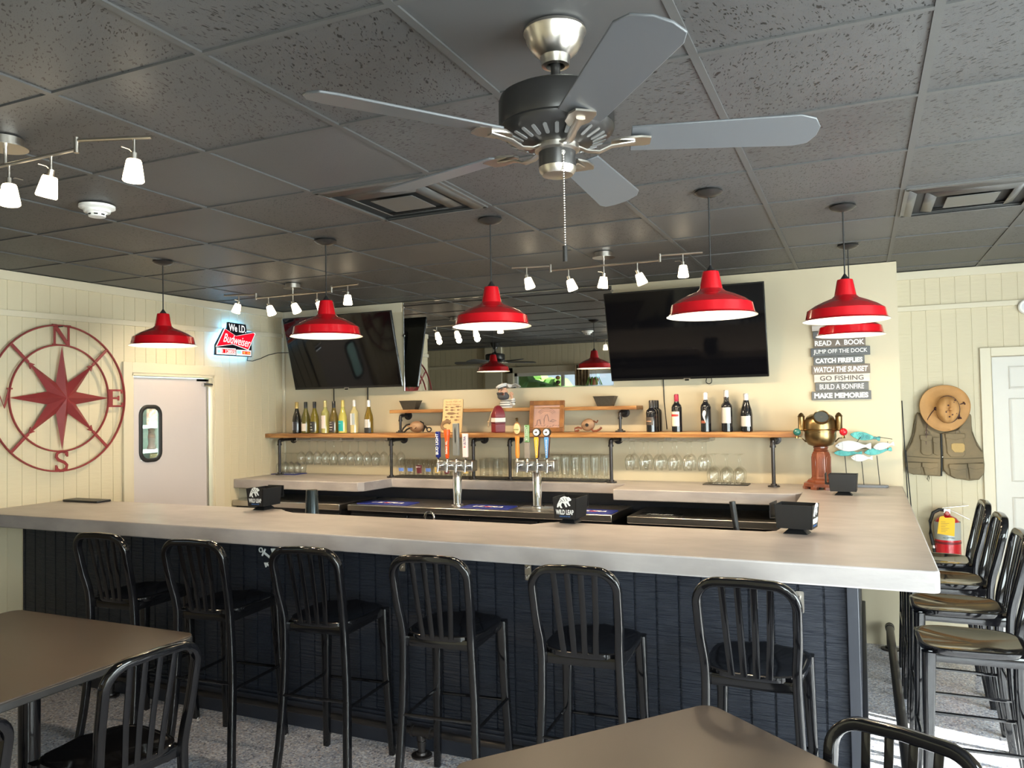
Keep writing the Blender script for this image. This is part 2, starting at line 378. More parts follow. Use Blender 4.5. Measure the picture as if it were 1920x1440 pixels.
# pantry beyond the door
m_pantry = mat('pantry_wall', (.55, .68, .66), .5)
struct(MB().b2((-6.75, 4.0, 0), (-6.65, 5.9, 2.6)).b2((-6.65, 3.9, 0), (-5.32, 4.0, 2.6)).b2((-6.65, 5.9, 0), (-5.32, 6.0, 2.6)).obj('wall_pantry', m_pantry))
light('pantry_light', 'AREA', (-5.8, 5.0, 2.5), 75, (.85, 1, .97), .8, .4, d=(0, 0, -1))
psh = thing('pantry_shelf', 'pale shelving seen through the oval window of the swing door', 'shelf', (-6.62, 5.0, 0))
for z in (1.215, 1.36, 1.60, 1.84): MB().box((.15, 0, z), (.28, 1.7, .03)).obj('shelf_board', m_whitep, psh)
for y in (-.83, .83): MB().box((.15, y, 1), (.28, .03, 2)).obj('upright', m_whitep, psh)
m_brown = mat('brown_ceramic', (.12, .07, .06), .3); m_boxc = mat('carton', (.5, .25, .2), .6, var=(30, (.6, .5, .4), (1, 1, 1), .05))
tag(MB().lathe([(.03, 0), (.045, .005), (.03, .05), (.035, .12), (.028, .17), (.035, .2), (.001, .21)], n=16).obj('pepper_mill', m_brown), 'dark turned pepper mill on the pantry shelf behind the door window', 'mill', loc=(-6.42, 5.61, 1.376))
tag(MB().box((0, 0, .09), (.07, .2, .18)).obj('carton_box', m_boxc, bevel=.003), 'printed carton on the top pantry shelf behind the door window', 'box', loc=(-6.42, 5.68, 1.616))
tag(MB().box((0, 0, .05), (.1, .18, .1)).obj('cardboard_tray', mat('kraft', (.55, .4, .22), .7), bevel=.003), 'tan cardboard tray low on the pantry shelf behind the door', 'box', loc=(-6.42, 5.72, 1.231))
# rear white door
d2 = bpy.data.objects.new('door_2', None); C.objects.link(d2); struct(d2)
dm = MB().b2((.89, YR-.005, .08), (1.79, YR+.03, 2.03))
dm.obj('door_panel', m_doorw, d2, bevel=.004)
pm = MB()
for z0, z1 in ((.3, 1.0), (1.12, 1.72), (1.8, 1.95)):
    for x0, x1 in ((1.0, 1.3), (1.38, 1.68)):
        pm.tube([(x0, YR-.006, z0), (x1, YR-.006, z0), (x1, YR-.006, z1), (x0, YR-.006, z1)], .012, .006, n=6, ref=(0, 1, 0), closed=True)
pm.obj('door_moulding', m_doorw, d2)
MB().b2((.89, YR-.03, 0), (1.79, YR+.03, .08)).obj('door_threshold', m_steel, d2)
trim(MB().b2((.815, YR-.025, 0), (.885, YR, 2.10)).b2((1.795, YR-.025, 0), (1.865, YR, 2.10)).b2((.885, YR-.025, 2.035), (1.795, YR, 2.10)))
bb = MB().b2((.26, YR-.012, 0), (.815, YR, .09)); struct(bb.obj('baseboard_rear', m_trim))

# windows
def window(n, c, u, w, h, nrm, mull, sash=True, dep=.06, fwd=.05):
    r = bpy.data.objects.new('window_%d' % n, None); C.objects.link(r); struct(r)
    c = V(c); u = V(u); nrm = V(nrm); z = V((0, 0, 1)); f = MB(); R = Matrix((u, nrm, z)).transposed()
    for sx in (-1, 1): f.box(c+u*sx*(w/2-fwd/2), (fwd, dep, h), M=R)
    for sz in (-1, 1): f.box(c+z*sz*(h/2-fwd/2), (w, dep, fwd), M=R)
    for a in mull: f.box(c+u*a, (fwd, dep*.8, h), M=R)
    f.obj('window_frame', m_whitep, r); MB().box(c, (w-.02, .006, h-.02), M=R).obj('window_pane', m_pane, r); return r
window(1, (-4.28, .60, 1.61), (1, 0, 0), 1.72, 1.32, (0, 1, 0), (-.03,))
window(2, (XR+.07, 2.22, 1.125), (0, 1, 0), 3.84, 2.01, (1, 0, 0), (1.52, 1.14, .72, 0, -.9), dep=.05, fwd=.035)
window(3, (1.45, -1.67, 1.4), (1, 0, 0), 2.1, 2.0, (0, 1, 0), (-.52, 0, .52))
trim(MB().b2((-5.24, .65, .88), (-5.14, .69, 2.36)).b2((-3.42, .65, .88), (-3.32, .69, 2.36)).b2((-5.24, .65, 2.27), (-3.32, .69, 2.37)).b2((-5.24, .65, .86), (-3.32, .72, .95)))
# outside
m_grass = mat('gravel', (.11, .11, .10), .9, var=(3, (.15, .15, .13), (1, 1, 1), .2))
struct(MB().box((0, 0, -.25), (60, 60, .1)).obj('outside_ground', m_grass))
def bush(x, y, z, r, lab):
    b = MB()
    for i in range(26):
        a = random.random()*2*PI; e = random.uniform(-.6, 1); d = r*random.uniform(.4, .8)
        b.sph((d*cos(a)*cos(e), d*sin(a)*cos(e), d*sin(e)), r*random.uniform(.3, .5), n=7, k=5)
    bo = thing('leafy_tree', lab, 'tree', (x, y, 0)); bo.location.z = -.2
    c = b.obj('foliage', m_green, bo, sharp=.1); c.location.z = z
    MB().cyl((0, 0, 0), (0, 0, z), .1, .07, 8).obj('trunk', m_mahog, bo)
bush(-6.6, -4.2, 2.0, .8, 'green leafy tree outside the lounge window, left one in the mirror')
bush(-4.4, -3.6, 1.75, .6, 'green leafy tree outside the lounge window, right one in the mirror')

# ------------------------------------------------------------------ ceiling fixtures
def vent(x, y, label):
    t = thing('ceiling_vent', label, 'vent', (x, y, ZC)); h = TL/2-.014
    MB().b2((-h, -h, .000), (h, h, .004)).obj('backing', m_duct_shadow, t)
    for i, (a, b) in enumerate(((1.0, .84), (.70, .54))):
        f = MB(); z0 = -.001-.004*i; z1 = z0-.018
        for k in range(4):
            R = Matrix.Rotation(k*PI/2, 3, 'Z')
            p = [R@V((-h*a, -h*a, z0)), R@V((h*a, -h*a, z0)), R@V((h*b, -h*b, z1)), R@V((-h*b, -h*b, z1))]
            f.add(p, [(0, 1, 2, 3)])
        f.obj('louver', m_vent, t, solid=.002)
    MB().b2((-h*.38, -h*.38, -.022), (h*.38, h*.38, -.018)).obj('centre_plate', m_vent, t, bevel=.002)
    f = MB()
    for k in range(4):
        R = Matrix.Rotation(k*PI/2, 3, 'Z'); f.box(R@V((0, -h*.98, -.004)), (h*2, .025, .008), M=R)
    f.obj('frame', m_vent, t)
vent(GX+TL*.5, GY+TL*2.5, 'square grey ceiling air vent left of the near ceiling fan')
vent(GX+TL*4.5, GY+TL*4.5, 'square grey ceiling air vent near the right edge, by the rear wall')
sd = thing('smoke_detector', 'round white smoke detector on the dark ceiling', 'smoke detector', (-3.24, 2.53, ZC-.002))
MB().lathe([(.001, 0), (.078, 0), (.078, -.012), (.06, -.02), (.056, -.032), (.001, -.034)], n=32).obj('base', m_whitep, sd)
MB().lathe([(.050, -.03), (.042, -.036), (.036, -.052), (.001, -.054)], n=28).obj('sensor_head', m_whitep, sd)
s = MB()
for k in range(8):
    a = k*PI/4; s.box((.0385*cos(a), .0385*sin(a), -.044), (.004, .016, .006), a)
s.obj('sensor_slot', m_rubber, sd)

def fan(x, y, a0, label):
    t = thing('ceiling_fan', label, 'ceiling fan', (x, y, ZC))
    MB().lathe([(.001, 0), (.080, 0), (.082, -.008), (.078, -.014), (.074, -.03), (.06, -.055), (.04, -.072), (.038, -.08), (.036, -.094), (.025, -.096), (.024, -.085)], n=40).obj('canopy', m_nickel if y > 1.7 else m_bronze, t)
    MB().cyl((0, 0, -.07), (0, 0, -.16), .0125).lathe([(.0125, -.13), (.02, -.142), (.026, -.16), (.001, -.16)], n=24).obj('down_rod', m_bronze, t)
    MB().lathe([(.001, -.158), (.05, -.158), (.128, -.17), (.146, -.18), (.15, -.192), (.15, -.245), (.147, -.256), (.15, -.262), (.147, -.27), (.13, -.285), (.09, -.30), (.052, -.306), (.001, -.306)], n=56).obj('motor_housing', m_bronze, t)
    s = MB()
    for k in range(26):
        a = 2*PI*k/26
        s.prism(rrect(.040, .010, .0048, 3), -.0025, .0005, (.110*cos(a), .110*sin(a), -.2925), (cos(a)*.936, sin(a)*.936, .351), (-sin(a), cos(a), 0))
    s.obj('housing_slots', mat('slot_metal', (.25, .25, .25), .35, metal=.6), t)
    MB().lathe([(.052, -.30), (.058, -.305), (.058, -.318), (.048, -.322)], n=36).obj('collar', m_nickel, t)
    MB().lathe([(.048, -.30), (.048, -.362), (.046, -.366)], n=36).obj('switch_cup', m_bronze, t)
    MB().lathe([(.049, -.362), (.047, -.372), (.04, -.381), (.006, -.384), (.001, -.384)], n=36).obj('cup_cap', m_nickel, t)
    for k in range(5):
        a = a0+k*2*PI/5; R = Matrix.Rotation(a, 3, 'Z')
        br = MB().tube([R@V(p) for p in ((.05, 0, -.308), (.08, 0, -.322), (.11, 0, -.325), (.14, 0, -.312), (.20, 0, -.305))], .012, .004, n=8)
        br.prism([(.14, -.012), (.17, -.03), (.215, -.034), (.24, -.025), (.24, .025), (.215, .034), (.17, .03), (.14, .012)], -.303, -.298, (0, 0, 0), R@V((1, 0, 0)), R@V((0, 1, 0)))
        br.obj('blade_bracket', m_nickel, t)
        Rt = R @ Matrix.Rotation(-.22, 3, 'X'); w0, w1 = .055, .07
        pts = [(.19, -w0), (.60, -w1), (.64, -w1*.75), (.66, -w1*.2), (.66, w1*.35), (.645, w1*.85), (.61, w1), (.19, w0)]
        MB().prism(pts, 0, .006, (0, 0, -.296), Rt@V((1, 0, 0)), Rt@V((0, 1, 0))).obj('blade', m_blade, t, bevel=.002)
    return t
m_blade = mat('fan_blade', (.085, .09, .098), .35)
f1 = fan(-.70, 1.885, .33, 'ceiling fan with nickel canopy nearest the camera, above the bar room')
pc = MB(); z = -.335
while z > -.575: pc.sph((.03, -.038, z), .0026, n=6, k=4); z -= .0062
pc.obj('pull_chain', m_nickel, f1); MB().cyl((.03, -.038, -.575), (.03, -.038, -.615), .0058).obj('pull_knob', m_bronze, f1)
MB().cyl((.03, -.038, -.335), (.026, -.03, -.335), .006).obj('chain_eyelet', m_chrome, f1)
fan(-5.07, 1.50, .5, 'second ceiling fan, seen only in the wall mirror')

def pendant(x, y, zr, label):
    t = thing('pendant_lamp', label, 'pendant lamp', (x, y, zr), group=None); H = ZC-zr
    MB().lathe([(.001, H), (.062, H), (.064, H-.006), (.05, H-.018), (.02, H-.028), (.006, H-.03)], n=32).obj('ceiling_canopy', m_bronze, t)
    MB().cyl((0, 0, .215), (0, 0, H-.02), .0036, n=8).obj('cord', m_rubber, t)
    MB().lathe([(.004, .235), (.012, .222), (.024, .205), (.001, .204)], n=20).obj('socket_cap', m_rubber, t)
    P = [(.024, .206), (.036, .205), (.038, .20), (.052, .125), (.066, .112), (.11, .095), (.15, .076), (.176, .058), (.183, .053), (.192, .010), (.205, .001)]
    MB().lathe(P, n=64).obj('shade', m_red, t, sharp=.5)
    MB().lathe([(r-.003, z-.003) for r, z in P[1:-1]]+[(.2045, -.001)], n=64).obj('shade_liner', m_white, t)
    MB().sph((0, 0, .085), .028, (1, 1, 1.25)).obj('bulb', m_bulb, t)
    l = light('pendant_light', 'POINT', (x, y, zr+.06), 12, WARM, radius=.035); return t
for x, y, z, lab in ((-4.08, 3.66, 2.163, 'red metal pendant lamp in front of the left wall, leftmost of all'),
                     (-2.79, 3.655, 2.153, 'red metal pendant lamp hanging in front of the left television'),
                     (-1.735, 3.65, 2.148, 'red metal pendant lamp hanging in front of the wall mirror'),
                     (-.614, 3.65, 2.130, 'red metal pendant lamp hanging in front of the right television'),
                     (-.054, 4.25, 2.131, 'red metal pendant lamp, nearer of the two overlapping above the word sign'),
                     (-.045, 5.34, 2.138, 'red metal pendant lamp, farther of the two overlapping above the word sign')):
    pendant(x, y, z, lab)

def track(x, y, z, rz, heads, arms, label, power=27):
    """five-head bar light: main bar with two swivelling end arms"""
    t = thing('track_light', label, 'track light', (x, y, z), rz); H = ZC-z
    MB().lathe([(.001, H), (.058, H), (.058, H-.028), (.072, H-.03), (.072, H-.034), (.001, H-.035)], n=36).obj('ceiling_mount', m_nickel, t)
    MB().cyl((0, 0, H-.034), (0, 0, 0), .006, n=10).obj('stem', m_nickel, t)
    MB().tube([(-.36, 0, 0), (.36, 0, 0)], .0065, n=10).obj('main_bar', m_nickel, t)
    for sx, a in ((-1, arms[0]), (1, arms[1])):
        MB().cyl((sx*.365, 0, -.012), (sx*.365, 0, .040), .0085, n=12).obj('joint', m_nickel, t)
        p = V((sx*.365, 0, .03)); q = p+V((sx*cos(a)*.26, sin(a)*.26, 0))
        MB().tube([p, q], .0065, n=10).obj('end_arm', m_nickel, t)
    i = 0
    for kind, s_, tx, ty in heads:
        if kind == 'm': p = V((s_, 0, 0))
        else:
            sx = -1 if kind == 'l' else 1; a = arms[0] if kind == 'l' else arms[1]; p = V((sx*.365+sx*cos(a)*s_, sin(a)*s_, .03))
        hd = MB().cyl(p, p-V((0, 0, .055)), .0045, n=8); e = p-V((0, 0, .055)); d = V((tx, ty, -1)).normalized(); R = d.to_track_quat('-Z', 'Y').to_matrix()
        hd.cyl(e-d*.005, e+d*.022, .012, n=14)
        h_ = hd.obj('lamp_head', m_nickel, t)
        MB().tube([e, e+R@V((-.02, 0, .012)), e+R@V((-.05, 0, .012))], .0022, n=6).obj('aiming_pin', m_nickel, h_)
        MB().lathe([(.001, -.018), (.021, -.018), (.024, -.024), (.033, -.078), (.034, -.088), (.030, -.092), (.001, -.093)], e, 24, R).obj('glass_shade', m_shadeg, h_)
        wp = Matrix.Rotation(rz, 3, 'Z')@(e+d*.125)+V((x, y, z))
        l = light('track_bulb', 'SPOT', wp, power, WARM, radius=.03, d=Matrix.Rotation(rz, 3, 'Z')@d); l.data.spot_size = 2.6; l.data.spot_blend = .8
track(-1.48, 4.80, 2.625, 0, (('l', .16, .25, .1), ('m', -.24, .3, .15), ('m', 0, -.15, .1), ('m', .22, .35, .2), ('r', .14, 0, 0)), (-.25, .12),
      'nickel five-head ceiling spotlight bar in front of the mirror and right television')
track(-3.98, 4.80, 2.625, 0, (('l', .14, -.4, .0), ('m', -.24, .35, .1), ('m', 0, .4, .15), ('m', .23, .4, .3), ('r', .16, 0, 0)), (-.35, -.1),
      'nickel five-head ceiling spotlight bar near the left television')
track(-2.73, 1.77, 2.615, 0, (('l', .14, 0, 0), ('m', -.22, .2, 0), ('m', .02, .05, .0), ('m', .24, -.3, 0), ('r', .2, -.05, 0)), (0, .35),
      'nickel five-head ceiling spotlight bar nearest the camera at top left', 9)

# ------------------------------------------------------------------ bar
ZB, TH = 1.12, .08
P = [(-5.22, 3.14), (.222, 3.14), (.24, 3.155), (.255, 6.14), (-5.22, 6.14), (-5.22, 5.455), (-3.87, 5.455), (-3.83, 5.50), (-3.79, 5.86), (-1.665, 5.86), (-1.655, 5.47),
     (-.50, 5.47), (-.41, 5.50), (-.375, 5.58), (-.37, 3.98), (-.385, 3.90), (-.43, 3.86), (-1.47, 3.86), (-1.52, 3.82), (-1.58, 3.745), (-3.12, 3.75), (-3.22, 3.80), (-3.30, 3.86), (-5.22, 3.87)]
bt = MB()
Pc = P[:]
bt.prism(Pc, ZB-TH, ZB)
bt = tag(bt.obj('concrete_worktop', m_conc, bevel=.007, seg=3), 'thick pale concrete worktop running round the whole bar', 'countertop')
bar = thing('bar_counter', 'dark navy panelled bar body under the concrete worktop', 'bar', (0, 0, 0))
fp = MB(); grooved(fp, (0, 3.5, 0), (1, 0, 0), (0, -1, 0), -5.212, -.06, .12, ZB-TH, -.163, .1005, .010, .008, .04); fp.obj('front_panel', m_navyp, bar, sharp=.3)
sp = MB(); grooved(sp, (-.03, 0, 0), (0, 1, 0), (1, 0, 0), 3.54, 6.135, .12, ZB-TH, 3.6, .1005, .010, .008, .04); sp.obj('side_panel', m_navyp, bar, sharp=.3)
MB().b2((-.075, 3.478, 0), (-.03, 3.52, ZB-TH)).obj('corner_trim', m_navyt, bar, bevel=.003)
MB().b2((-5.212, 3.46, 0), (-.08, 3.50, .135)).b2((-5.212, 3.475, .135), (-.08, 3.50, .15)).obj('kickboard', m_navyt, bar, bevel=.003)
MB().b2((-.03, 3.53, 0), (-.008, 6.135, .30)).obj('side_kickboard', m_navyt, bar, bevel=.003)
MB().b2((-5.212, 3.87, 0), (-.45, 3.90, ZB-TH)).obj('inner_panel', m_navyt, bar)
MB().b2((-.42, 3.9, 0), (-.38, 5.5, ZB-TH)).obj('inner_side_panel', m_navyt, bar)
MB().b2((-5.215, 6.05, 0), (-.36, 6.135, ZB-TH)).obj('back_panel', m_navyt, bar)
# hooks under the worktop
m_anchor = mat('white_cast_iron', (.72, .74, .74), .45)
ax, az = V((.86, 0, -.51)), V((.51, 0, .86)); o0 = V((-3.13, 3.49, .935))
an = MB().tube([o0, o0+ax*.10], .007, .004, n=8, ref=(0, 1, 0)).tube(arc(o0-ax*.012, .012, 0, 2*PI, 12, ax, az), .0035, n=6, ref=(0, 1, 0))
an.tube([o0+ax*.012-az*.022, o0+ax*.012+az*.022], .0055, n=8).tube(arc(o0+ax*.058, .048, -1.45, 1.45, 14, ax, az), .006, .005, n=8, ref=(0, 1, 0))
for sg in (-1, 1):
    e = o0+ax*(.058+.048*cos(1.45))+az*sg*.048*sin(1.45); an.prism([(-.017, -.004), (.017, -.004), (0, .02)], -.003, .003, e, az, -ax)
an = an.obj('anchor_hook', m_anchor); tag(an, 'small white anchor shaped hook under the worktop edge, tilted sideways', 'hook')
for i, (x, z, lab) in enumerate(((-2.20, .93, 'metal bag hook under the bar top, left of the other two'), (-1.49, .935, 'metal bag hook under the bar top, middle one of three'), (-.256, .89, 'metal bag hook under the bar top by the right bar corner'))):
    h = thing('bag_hook', lab, 'hook', (x, 3.492, z))
    MB().prism(rrect(.034, .09, .006), -.002, .002, (0, 0, 0), (1, 0, 0), (0, 0, 1)).obj('plate', m_nickel, h)
    MB().tube([(0, -.002, .02), (0, -.03, .015), (0, -.04, .03)], .004, n=8).tube([(0, -.002, -.02), (0, -.025, -.03), (0, -.034, -.012)], .004, n=8).obj('prong', m_nickel, h)

def flange(mb, p, d, r=.042, th=.008):
    p = V(p); d = V(d).normalized(); R = d.to_track_quat('Z', 'Y').to_matrix()
    mb.lathe([(.001, 0), (r, 0), (r, th), (r*.55, th+.003), (r*.5, th+.014), (.001, th+.014)], p, 24, R)
    for k in range(4):
        a = k*PI/2+.5; mb.cyl(p+R@V((r*.78*cos(a), r*.78*sin(a), th)), p+R@V((r*.78*cos(a), r*.78*sin(a), th+.003)), .005, n=8)
    return mb
# foot rails
rl = thing('foot_rail', 'black iron pipe foot rail along the front of the bar', 'foot rail', (0, 0, 0))
zf, yf = .118, 3.40
MB().tube([(-5.1, yf, zf), (-.35, yf, zf)], .017, n=14).obj('pipe', m_pipe, rl)
for x in (-4.25, -2.045, -.35):
    b = flange(MB(), (x, yf, 0), (0, 0, 1), .052); b.cyl((x, yf, .01), (x, yf, zf), .018)
    b.cyl((x, yf, .045), (x, yf, .075), .022).cyl((x, yf, .08), (x, yf, .11), .024).cyl((x-.045, yf, zf), (x+.045, yf, zf), .025).cyl((x-.055, yf, zf), (x-.042, yf, zf), .029).cyl((x+.042, yf, zf), (x+.055, yf, zf), .029)
    b.obj('support', m_pipe, rl)
rs = thing('foot_rail', 'black iron pipe foot rail along the right side of the bar', 'foot rail', (0, 0, 0))
zf = .155
MB().tube([(.14, 3.55, zf), (.14, 6.02, zf)], .025, n=16).obj('pipe', m_pipe, rs)
for y in (3.62, 6.04):
    b = flange(MB(), (.14, y, 0), (0, 0, 1), .06); b.cyl((.14, y, .01), (.14, y, zf), .022).sph((.14, y, zf), .03).cyl((.14, y-.02, zf), (.14, y-.05, zf), .029)
    b.obj('support', m_pipe, rs)

# ------------------------------------------------------------------ slatted metal seats
def seat_builder(name, label, cat, hs, hb, group, glide=True):
    """black gloss slat-back metal seat facing +y; hs seat height, hb back height"""
    t = thing(name, label, cat, (0, 0, 0), 0, group); lg = hs/.755
    k = 1 if hs > .6 else 1.10; BW = .172*k; SW = .160*k; FW = .195 if hs > .6 else .215
    zt = hb; zs = hb-.08
    def lerp(a, b, u): return a+(b-a)*u
    side = [(FW, -.225, .0), (lerp(FW, SW, .45), -.200, hs*.25), (SW+.008, -.178, hs*.6), (SW, -.180, hs*.9), (SW, -.190, hs+.03), (lerp(SW, BW, .7), -.215, lerp(hs, zs, .5)), (BW, -.245, zs)]
    # smooth the side with a Catmull-Rom pass
    def cr(p, n=4):
        out = []
        for i in range(len(p)-1):
            a, b, c, d = p[max(i-1, 0)], p[i], p[i+1], p[min(i+2, len(p)-1)]
            for j in range(n):
                u = j/n; out.append(tuple(.5*((2*b[q])+(-a[q]+c[q])*u+(2*a[q]-5*b[q]+4*c[q]-d[q])*u*u+(-a[q]+3*b[q]-3*c[q]+d[q])*u**3) for q in range(3)))
        return out+[p[-1]]
    R_ = .078*k; up_ = [(BW-R_+R_*cos(a), -.245-.018*sin(a), zs+(zt-zs)*sin(a)) for a in [PI/2*i/8 for i in range(1, 9)]]
    rightp = cr(side)+up_; full = rightp+[(0, -.266, zt+.004)]+[(-x, y, z) for x, y, z in rightp[::-1]]
    MB().tube(full, .0165, .0185, n=16, ref=(0, 1, .0), e=.45).obj('back_frame', m_black, t)
    for sx in (-1, 1):
        MB().tube([(sx*FW*.97, .213, .004), (sx*(.172*k), .192, hs*.55), (sx*.163*k, .182, hs-.02)], .017, .017, n=16, ref=(0, 1, 0), e=.4, tap=[.9, 1.15, 1.5]).obj('leg', m_black, t)
    for i in (-1.5, -.5, .5, 1.5):
        x = i*.056*k
        MB().tube([(x*.78, -.186, hs-.012), (x*.9, -.21, lerp(hs, zs, .5)), (x, -.252, zt-.012)], .0125, .004, n=8, ref=(0, 1, 0), e=.6).obj('slat', m_black, t)
    # dished seat
    sm = MB(); rings = [0, .2, .4, .6, .78, .9, .97, 1.0, 1.0, .96]; n = 40; vs = []
    for j, r in enumerate(rings):
        for i in range(n):
            th = 2*PI*i/n; cx, sy = cos(th), sin(th); x = math.copysign(abs(cx)**.55, cx)*.192*k*r; y = math.copysign(abs(sy)**.55, sy)*.200*r+.012
            x *= 1-.10*(.5-y/.4) if y < 0 else 1-.10*.5+.10*y/.4
            dish = -.016*(1-min(r, 1)**2.2)
            if y > 0: dish += .010*math.exp(-(x/.035)**2)*(y/.2)*min(1, r*1.4)
            z = hs+dish-(.0 if j < 7 else (.004, .022, .026)[j-7])
            vs.append((x, y, z))
    fs = [(j*n+i, j*n+(i+1) % n, (j+1)*n+(i+1) % n, (j+1)*n+i) for j in range(len(rings)-1) for i in range(n)]
    sm.add(vs, fs).obj('seat', m_black, t, sharp=1.0)
    ap = MB(); za = hs-.038
    cor = [(.160*k, .182), (-.160*k, .182), (-(SW), -.172), (SW, -.172)]
    for (a, b) in ((0, 1), (1, 2), (2, 3), (3, 0)):
        ap.tube([(*cor[a], za), (*cor[b], za)], .005, .021, n=8, ref=(0, 0, 1), e=.5)
    ap.obj('apron', m_black, t)
    if hs > .6:
        for nm, a, b, z in (('rung', (FW-.008, .206), (-FW+.008, .206), .36), ('rung', (SW+.022, -.192), (-SW-.022, -.192), .405), ('rung', (FW-.010, .205), (SW+.02, -.19), .375), ('rung', (-FW+.010, .205), (-SW-.02, -.19), .375)):
            MB().tube([(*a, z), (*b, z)], .0075, n=8).obj(nm, m_black, t)
    else:
        for a, b, z in (((FW-.006, .20), (FW-.02, -.19), .14), ((-FW+.006, .20), (-FW+.02, -.19), .14), ((.19, .0), (-.19, .0), .14)):
            MB().tube([(*a, z), (*b, z)], .0075, n=8).obj('rung', m_black, t)
    for x, y in ((FW, .215), (-FW, .215), (FW, -.225), (-FW, -.225)):
        MB().lathe([(.001, -.0), (.014, 0), (.014, .008), (.001, .012)], (x, y, 0), 12).obj('glide', m_steel, t)
    return t
GS = 'black metal bar stools along the bar'
st = seat_builder('bar_stool', '', 'bar stool', .755, 1.093, GS)
spots = [(-3.665, 3.12, .03, 'glossy black slat-back bar stool at the bar front, leftmost of six'),
         (-3.03, 3.12, .09, 'glossy black slat-back bar stool, second from the left at the bar front'),
         (-2.355, 3.125, .09, 'glossy black slat-back bar stool in front of the white anchor hook'),
         (-1.705, 3.13, .09, 'glossy black slat-back bar stool, fourth from the left at the bar front'),
         (-1.05, 3.13, .05, 'glossy black slat-back bar stool, fifth from the left at the bar front'),
         (-.385, 3.11, -.02, 'glossy black slat-back bar stool nearest the right corner of the bar front'),
         (.405, 5.47, PI/2, 'glossy black bar stool on the right side of the bar, farthest by the extinguisher'),
         (.405, 4.89, PI/2, 'glossy black bar stool on the right side of the bar, second from the rear wall'),
         (.405, 4.29, PI/2, 'glossy black bar stool on the right side of the bar, third from the rear wall'),
         (.395, 3.67, PI/2+.03, 'glossy black bar stool on the right side of the bar, cut by the photo edge')]
for i, (x, y, r, lab) in enumerate(spots):
    if i == 0: st.location = (x, y, 0); st.rotation_euler = (0, 0, r); st['label'] = lab
    else: dup(st, (x, y, 0), r, lab, GS)
GC = 'black metal dining chairs at the tables'
ch = seat_builder('dining_chair', 'low black metal slat-back chair pushed up to the left table', 'chair', .45, .845, GC)
ch.location = (-2.655, 2.13, 0); ch.rotation_euler = (0, 0, PI/2-.10)
dup(ch, (-2.60, 1.34, 0), PI/2, 'low black metal slat-back chair at the bottom left corner, only its shoulder showing', GC)
dup(ch, (-.03, 2.07, 0), PI-.42, 'low black metal slat-back chair at the bottom right corner beside the brown table', GC)

def table(name, label, c, wx, wy, rz, posts, rc=.05):
    t = thing(name, label, 'table', (c[0], c[1], 0), rz)
    MB().prism(rrect(wx, wy, rc, 6), .735, .75).obj('tabletop', m_table, t, bevel=.002)
    e = MB().prism(rrect(wx+.006, wy+.006, rc, 6), .712, .7455); e.obj('edge_band', m_tedge, t, bevel=.006)
    for x, y in posts:
        MB().cyl((x, y, .03), (x, y, .70), .043, n=32).cyl((x, y, .695), (x, y, .712), .14, n=24).cyl((x, y, .025), (x, y, .2), .05, n=32).obj('post', m_black, t)
        b = MB()
        for k in range(4):
            a = k*PI/2+PI/4; b.tube([(x, y, .05), (x+.14*cos(a), y+.14*sin(a), .035), (x+.30*cos(a), y+.30*sin(a), .018)], .028, .016, n=10, e=.7)
        b.obj('foot', m_black, t)
    return t
table('dining_table', 'brown laminate dining table at bottom left, near the bar', (-3.325, 1.93), 1.215, 1.36, 0, ((0, .33), (0, -.35)))
table('dining_table', 'brown laminate dining table at the bottom centre, turned at an angle', (-.417, 1.97), .91, .91, -.687, ((0, 0),))

# ------------------------------------------------------------------ back bar
def slab(name, pts, z0, z1, mt, label, cat, bev=.006): return tag(MB().prism(pts, z0, z1).obj(name, mt, bevel=bev), label, cat)
slab('wall_shelf', [(-5.22, 5.87), (-5.10, 5.84), (-.40, 5.84), (-.395, 6.14), (-5.22, 6.14)], 1.475, 1.515, m_wood, 'long lower pine shelf carried on pipe posts along the back wall', 'shelf')
slab('wall_shelf', [(-3.87, 5.96), (-1.595, 5.95), (-1.59, 6.14), (-3.865, 6.14)], 1.69, 1.72, m_wood, 'short upper pine shelf below the mirror', 'shelf', .004)
def pipe_bracket(x, z0, z1, y, xl, label):
    t = thing('pipe_bracket', label, 'shelf bracket', (x, y, z0)); h = z1-z0-.024; r = .0135 if z0 < 1.3 else .011
    flange(MB(), (0, 0, 0), (0, 0, 1), .042).obj('floor_flange', m_pipe, t)
    MB().cyl((0, 0, .01), (0, 0, h), r).obj('post', m_pipe, t)
    MB().tube([(0, 0, h-.045), (0, 0, h-.02), (0, .008, h-.005), (0, .022, h), (0, .045, h)], r*1.35, n=14, ref=(1, 0, 0)).cyl((0, 0, h-.05), (0, 0, h-.034), r*1.6).obj('elbow', m_pipe, t)
    MB().cyl((0, .03, h), (xl, YB-y-.012, h), r).obj('arm', m_pipe, t)
    flange(MB(), (xl, YB-y-.001, h), (0, -1, 0), .04).obj('wall_flange', m_pipe, t); return t
for x, z0, z1, y, lab in ((-5.095, ZB, 1.475, 5.93, 'black pipe bracket at the left end of the long shelf'), (-3.83, ZB, 1.475, 5.92, 'black pipe bracket under the long shelf left of the first beer tap'),
                    (-3.01, ZB, 1.475, 5.92, 'black pipe bracket just right of the left beer tower'), (-2.68, ZB, 1.475, 5.94, 'black pipe bracket just left of the right beer tower'),
                    (-1.80, ZB, 1.475, 5.92, 'black pipe bracket at the right end of the beer glasses'), (-.585, ZB, 1.475, 5.90, 'black pipe bracket near the right end of the long shelf'),
                    (-3.78, 1.515, 1.69, 6.0, 'short pipe bracket under the left end of the upper shelf'), (-1.74, 1.515, 1.69, 5.99, 'short pipe bracket under the right end of the upper shelf')):
    pipe_bracket(x, z0, z1, y, 0, lab)

